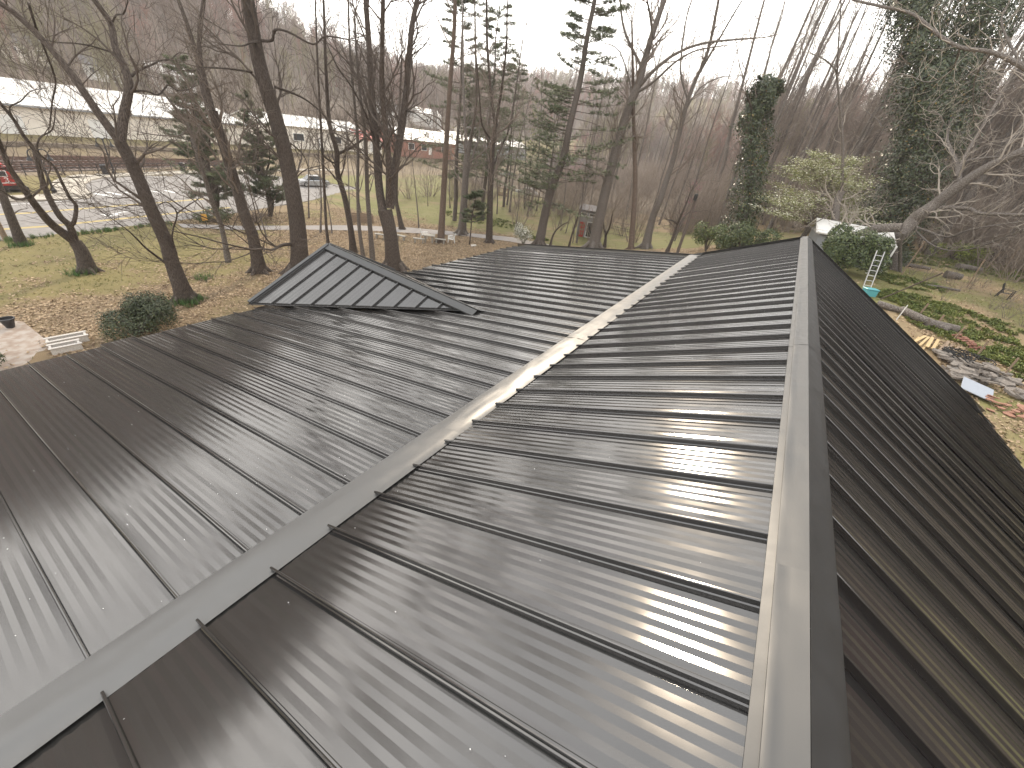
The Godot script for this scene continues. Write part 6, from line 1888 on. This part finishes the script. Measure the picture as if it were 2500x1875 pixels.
	solid("box", cl, M.teal, [[Vector3(0, 0.2, 0), Vector3(0.75, 0.4, 0.45)]], 0.03)
	solid("lid", cl, M.teal, [[Vector3(0, 0.44, 0), Vector3(0.8, 0.08, 0.5)]], 0.03)
	# logs
	for q in [[7.4, -30.9, 9.2, -29.1, 0.22, "thick bent log along the edge of the leafy ground", true], [8.3, -29.3, 9.6, -29.6, 0.24, "short dark log with a splintered end by the plank pile", false], [6.3, -31.2, 7.5, -30.9, 0.2, "weathered log half hidden by the roof edge", false], [12.0, -45.6, 13.0, -45.9, 0.3, "cut log lying in the middle of the back yard", false], [14.2, -52.5, 16.0, -53.4, 0.28, "pale split log at the far side of the back yard", false], [9.6, -47.8, 11.6, -48.4, 0.16, "dark fallen branch beyond the dark twin trunk", false], [10.0, -40.2, 12.0, -40.9, 0.09, "crooked dead branch lying in the middle of the yard", true]]:
		var a := on(q[0], q[1], q[4] * 0.9)
		var b := on(q[2], q[3], q[4] * 0.8)
		var t := thing("log", q[5], "log", a, 0.0, "fallen wood in the back yard")
		var mb := MB.new()
		var mid := (b - a) * 0.45 + Vector3(-0.25, 0.08, 0.35) * (1.0 if q[6] else 0.15)
		mb.tube(PackedVector3Array([Vector3.ZERO, mid, b - a]), PackedFloat32Array([q[4], q[4] * 0.92, q[4] * 0.8]), 12)
		build(mb, "trunk", M.bark_grey, t)
	# planks
	for i in 11:
		var mb := MB.new()
		var wide := rng.randf_range(0.09, 0.16)
		var L := rng.randf_range(1.9, 2.6)
		mb.box(Vector3.ZERO, Vector3(wide, 0.04, L), Basis.IDENTITY, 0.004)
		var x := 7.45 + 0.14 * i
		var o := build(mb, "plank", M.lumber if i < 7 else M.old_wood, self, on(x, -26.2 + rng.randf_range(-0.25, 0.25), 0.05 + 0.045 * (i % 3)))
		o.rotation = Vector3(rng.randf_range(-0.02, 0.02), -0.32 + rng.randf_range(-0.09, 0.09), rng.randf_range(-0.1, 0.1))
		if i < 7: tag(o, "yellow sawn plank in the pile beside the rear eave", "plank", "yellow planks beside the rear eave")
		else: tag(o, "grey weathered plank on the right of the yellow plank pile", "plank", "weathered planks beside the rear eave")
	# bricks in a row
	for i in 22:
		var mb := MB.new()
		mb.box(Vector3.ZERO, Vector3(0.24, 0.075, 0.115), Basis.IDENTITY, 0.006)
		var f := i / 21.0
		var o := build(mb, "brick", M.brick, self, on(9.35 + 0.55 * f + rng.randf_range(-0.12, 0.12), -28.5 + 1.5 * f, 0.07 + 0.08 * (i % 3)))
		o.rotation = Vector3(rng.randf_range(-0.1, 0.1), 0.3 + rng.randf_range(-0.3, 0.3), rng.randf_range(-0.15, 0.15))
		tag(o, "old red brick in the row between the logs and the weeds", "brick", "row of old bricks")
	# heap of flat stones
	for i in 74:
		var f := rng.randf()
		var x := lerpf(7.9, 10.2, rng.randf()) + 0.2 * f
		var z := lerpf(-25.0, -21.9, f)
		var hgt := 0.06 + 0.34 * rng.randf() * (1.0 - absf(f - 0.5) * 1.2)
		slab("flat_stone", "brown flat stone in the heap beside the rear eave", "stone", on(x, z, hgt), Vector3(rng.randf_range(0.35, 0.85), rng.randf_range(0.05, 0.1), rng.randf_range(0.25, 0.6)), Vector3(rng.randf_range(-0.28, 0.28), rng.randf() * TAU, rng.randf_range(-0.28, 0.28)), M.slate, "heap of flat stones")
	# broken clay tiles
	for i in 26:
		slab("clay_tile", "broken terracotta tile in the heap next to the pale sheet", "tile", on(8.6 + rng.randf_range(-0.1, 1.5), -20.2 + rng.randf_range(-0.7, 0.5), 0.05 + 0.2 * rng.randf()), Vector3(rng.randf_range(0.25, 0.5), 0.03, rng.randf_range(0.14, 0.26)), Vector3(rng.randf_range(-0.3, 0.3), rng.randf() * TAU, rng.randf_range(-0.3, 0.3)), M.terracotta, "heap of broken clay tiles")
	var pn := MB.new()
	pn.box(Vector3.ZERO, Vector3(0.95, 0.03, 1.25), Basis.IDENTITY, 0.004)
	var po := build(pn, "sheet_panel", M.sheet, self, on(8.55, -21.2, 0.22))
	po.rotation = Vector3(0.08, -0.25, -0.12)
	tag(po, "pale blue grey sheet lying on the stone heap at the rear eave", "panel")
	# black hose tangled over the stones
	var hs := MB.new()
	for c in 7:
		var p := PackedVector3Array()
		var r := PackedFloat32Array()
		for k in 22:
			var a := TAU * k / 16.0 + c
			p.append(Vector3(cos(a) * (0.55 + 0.12 * c * sin(a * 0.7)), 0.25 + 0.12 * sin(a * 2.3 + c), sin(a) * (0.4 + 0.05 * c) + 0.1 * c))
			r.append(0.018)
		hs.tube(p, r, 5)
	tag(build(hs, "garden_hose", M.rubber, self, on(8.9, -25.2)), "tangled black hose on the flat stones below the planks", "hose")
	# stakes, posts and loose timber
	for q in [[8.35, -31.4, 0.75, 0.05, "short wooden stake behind the bent log"], [8.75, -29.5, 0.75, 0.06, "short wooden stake between the two logs"], [9.15, -27.8, 0.8, 0.05, "short wooden stake right of the splintered log"], [9.65, -26.0, 0.8, 0.05, "short wooden stake by the end of the brick row"], [10.0, -23.9, 1.0, 0.06, "leaning wooden stake at the top of the stone heap"], [10.1, -21.2, 1.1, 0.07, "thick wooden stake below the stone heap"], [8.9, -42.6, 2.6, 0.05, "tall wooden fence post by the dark twin trunk"], [16.8, -51.6, 2.6, 0.05, "tall wooden post at the right side of the yard"], [16.1, -52.8, 2.0, 0.05, "shorter post left of the tall post in the yard"], [12.8, -42.8, 2.1, 0.05, "thin wooden post in the middle of the yard"], [7.05, -29.2, 0.9, 0.03, "white stick standing beside the weathered log"], [6.7, -33.2, 3.0, 0.045, "long dark pole leaning up from the yard by the cooler"]]:
		var mb := MB.new()
		var tilt := Vector3(rng.randf_range(-0.08, 0.08), 0, rng.randf_range(-0.08, 0.08))
		if q[2] == 3.0: tilt = Vector3(0.5, 0, -0.5)
		mb.box(Vector3(0, q[2] * 0.5 - 0.08, 0), Vector3(q[3] * 1.6, q[2] + 0.16, q[3]), Basis.IDENTITY, 0.006)
		var o := build(mb, "wood_stake", M.white if q[4].begins_with("white") else (M.twig_dark if q[2] == 3.0 else M.old_wood), self, on(q[0], q[1]))
		o.rotation = tilt + Vector3(0, rng.randf() * 3, 0)
		tag(o, q[4], "stake")
	# dry weed stems in the yard
	for i in 16:
		var x := rng.randf_range(9.5, 16.0)
		var z := rng.randf_range(-48.0, -34.0)
		var mb := MB.new()
		for k in 9:
			var a := rng.randf() * TAU
			var l := rng.randf_range(0.7, 1.7)
			grow(mb, Vector3(cos(a) * 0.12, 0, sin(a) * 0.12), Vector3(cos(a) * 0.3, 1, sin(a) * 0.3).normalized(), l, 0.011, 2, {"levels": 3, "kids": 2.5})
		tag(build(mb, "dry_weed", M.twig, self, on(x, z)), "clump of dry brown weed stems standing in the back yard", "plant", "dry weed stems in the back yard")

func lawn_chair(t: Node3D, m: Material) -> void:
	var seat := MB.new()
	for i in 5:
		seat.box(Vector3(0, 0.40 - 0.012 * i, 0.2 - i * 0.1), Vector3(0.52, 0.025, 0.085), Basis.IDENTITY, 0.006)
	build(seat, "seat", m, t)
	var back := MB.new()
	for i in 5:
		back.bar(Vector3(-0.22 + i * 0.11, 0.36, -0.24), Vector3(-0.24 + i * 0.12, 0.98 - 0.03 * absi(i - 2), -0.46), 0.09, 0.025, Vector3.BACK, 0.006)
	build(back, "backrest", m, t)
	for s in [-1.0, 1.0]:
		solid("arm_rest", t, m, [[Vector3(s * 0.32, 0.6, -0.02), Vector3(0.1, 0.03, 0.6)]], 0.008)
		solid("leg", t, m, [[Vector3(s * 0.32, 0.28, 0.24), Vector3(0.06, 0.62, 0.06)]], 0.008)
		var lg := MB.new()
		lg.bar(Vector3(s * 0.29, 0.0, -0.42), Vector3(s * 0.29, 0.6, -0.3), 0.05, 0.06, Vector3.BACK, 0.006)
		build(lg, "leg", m, t)
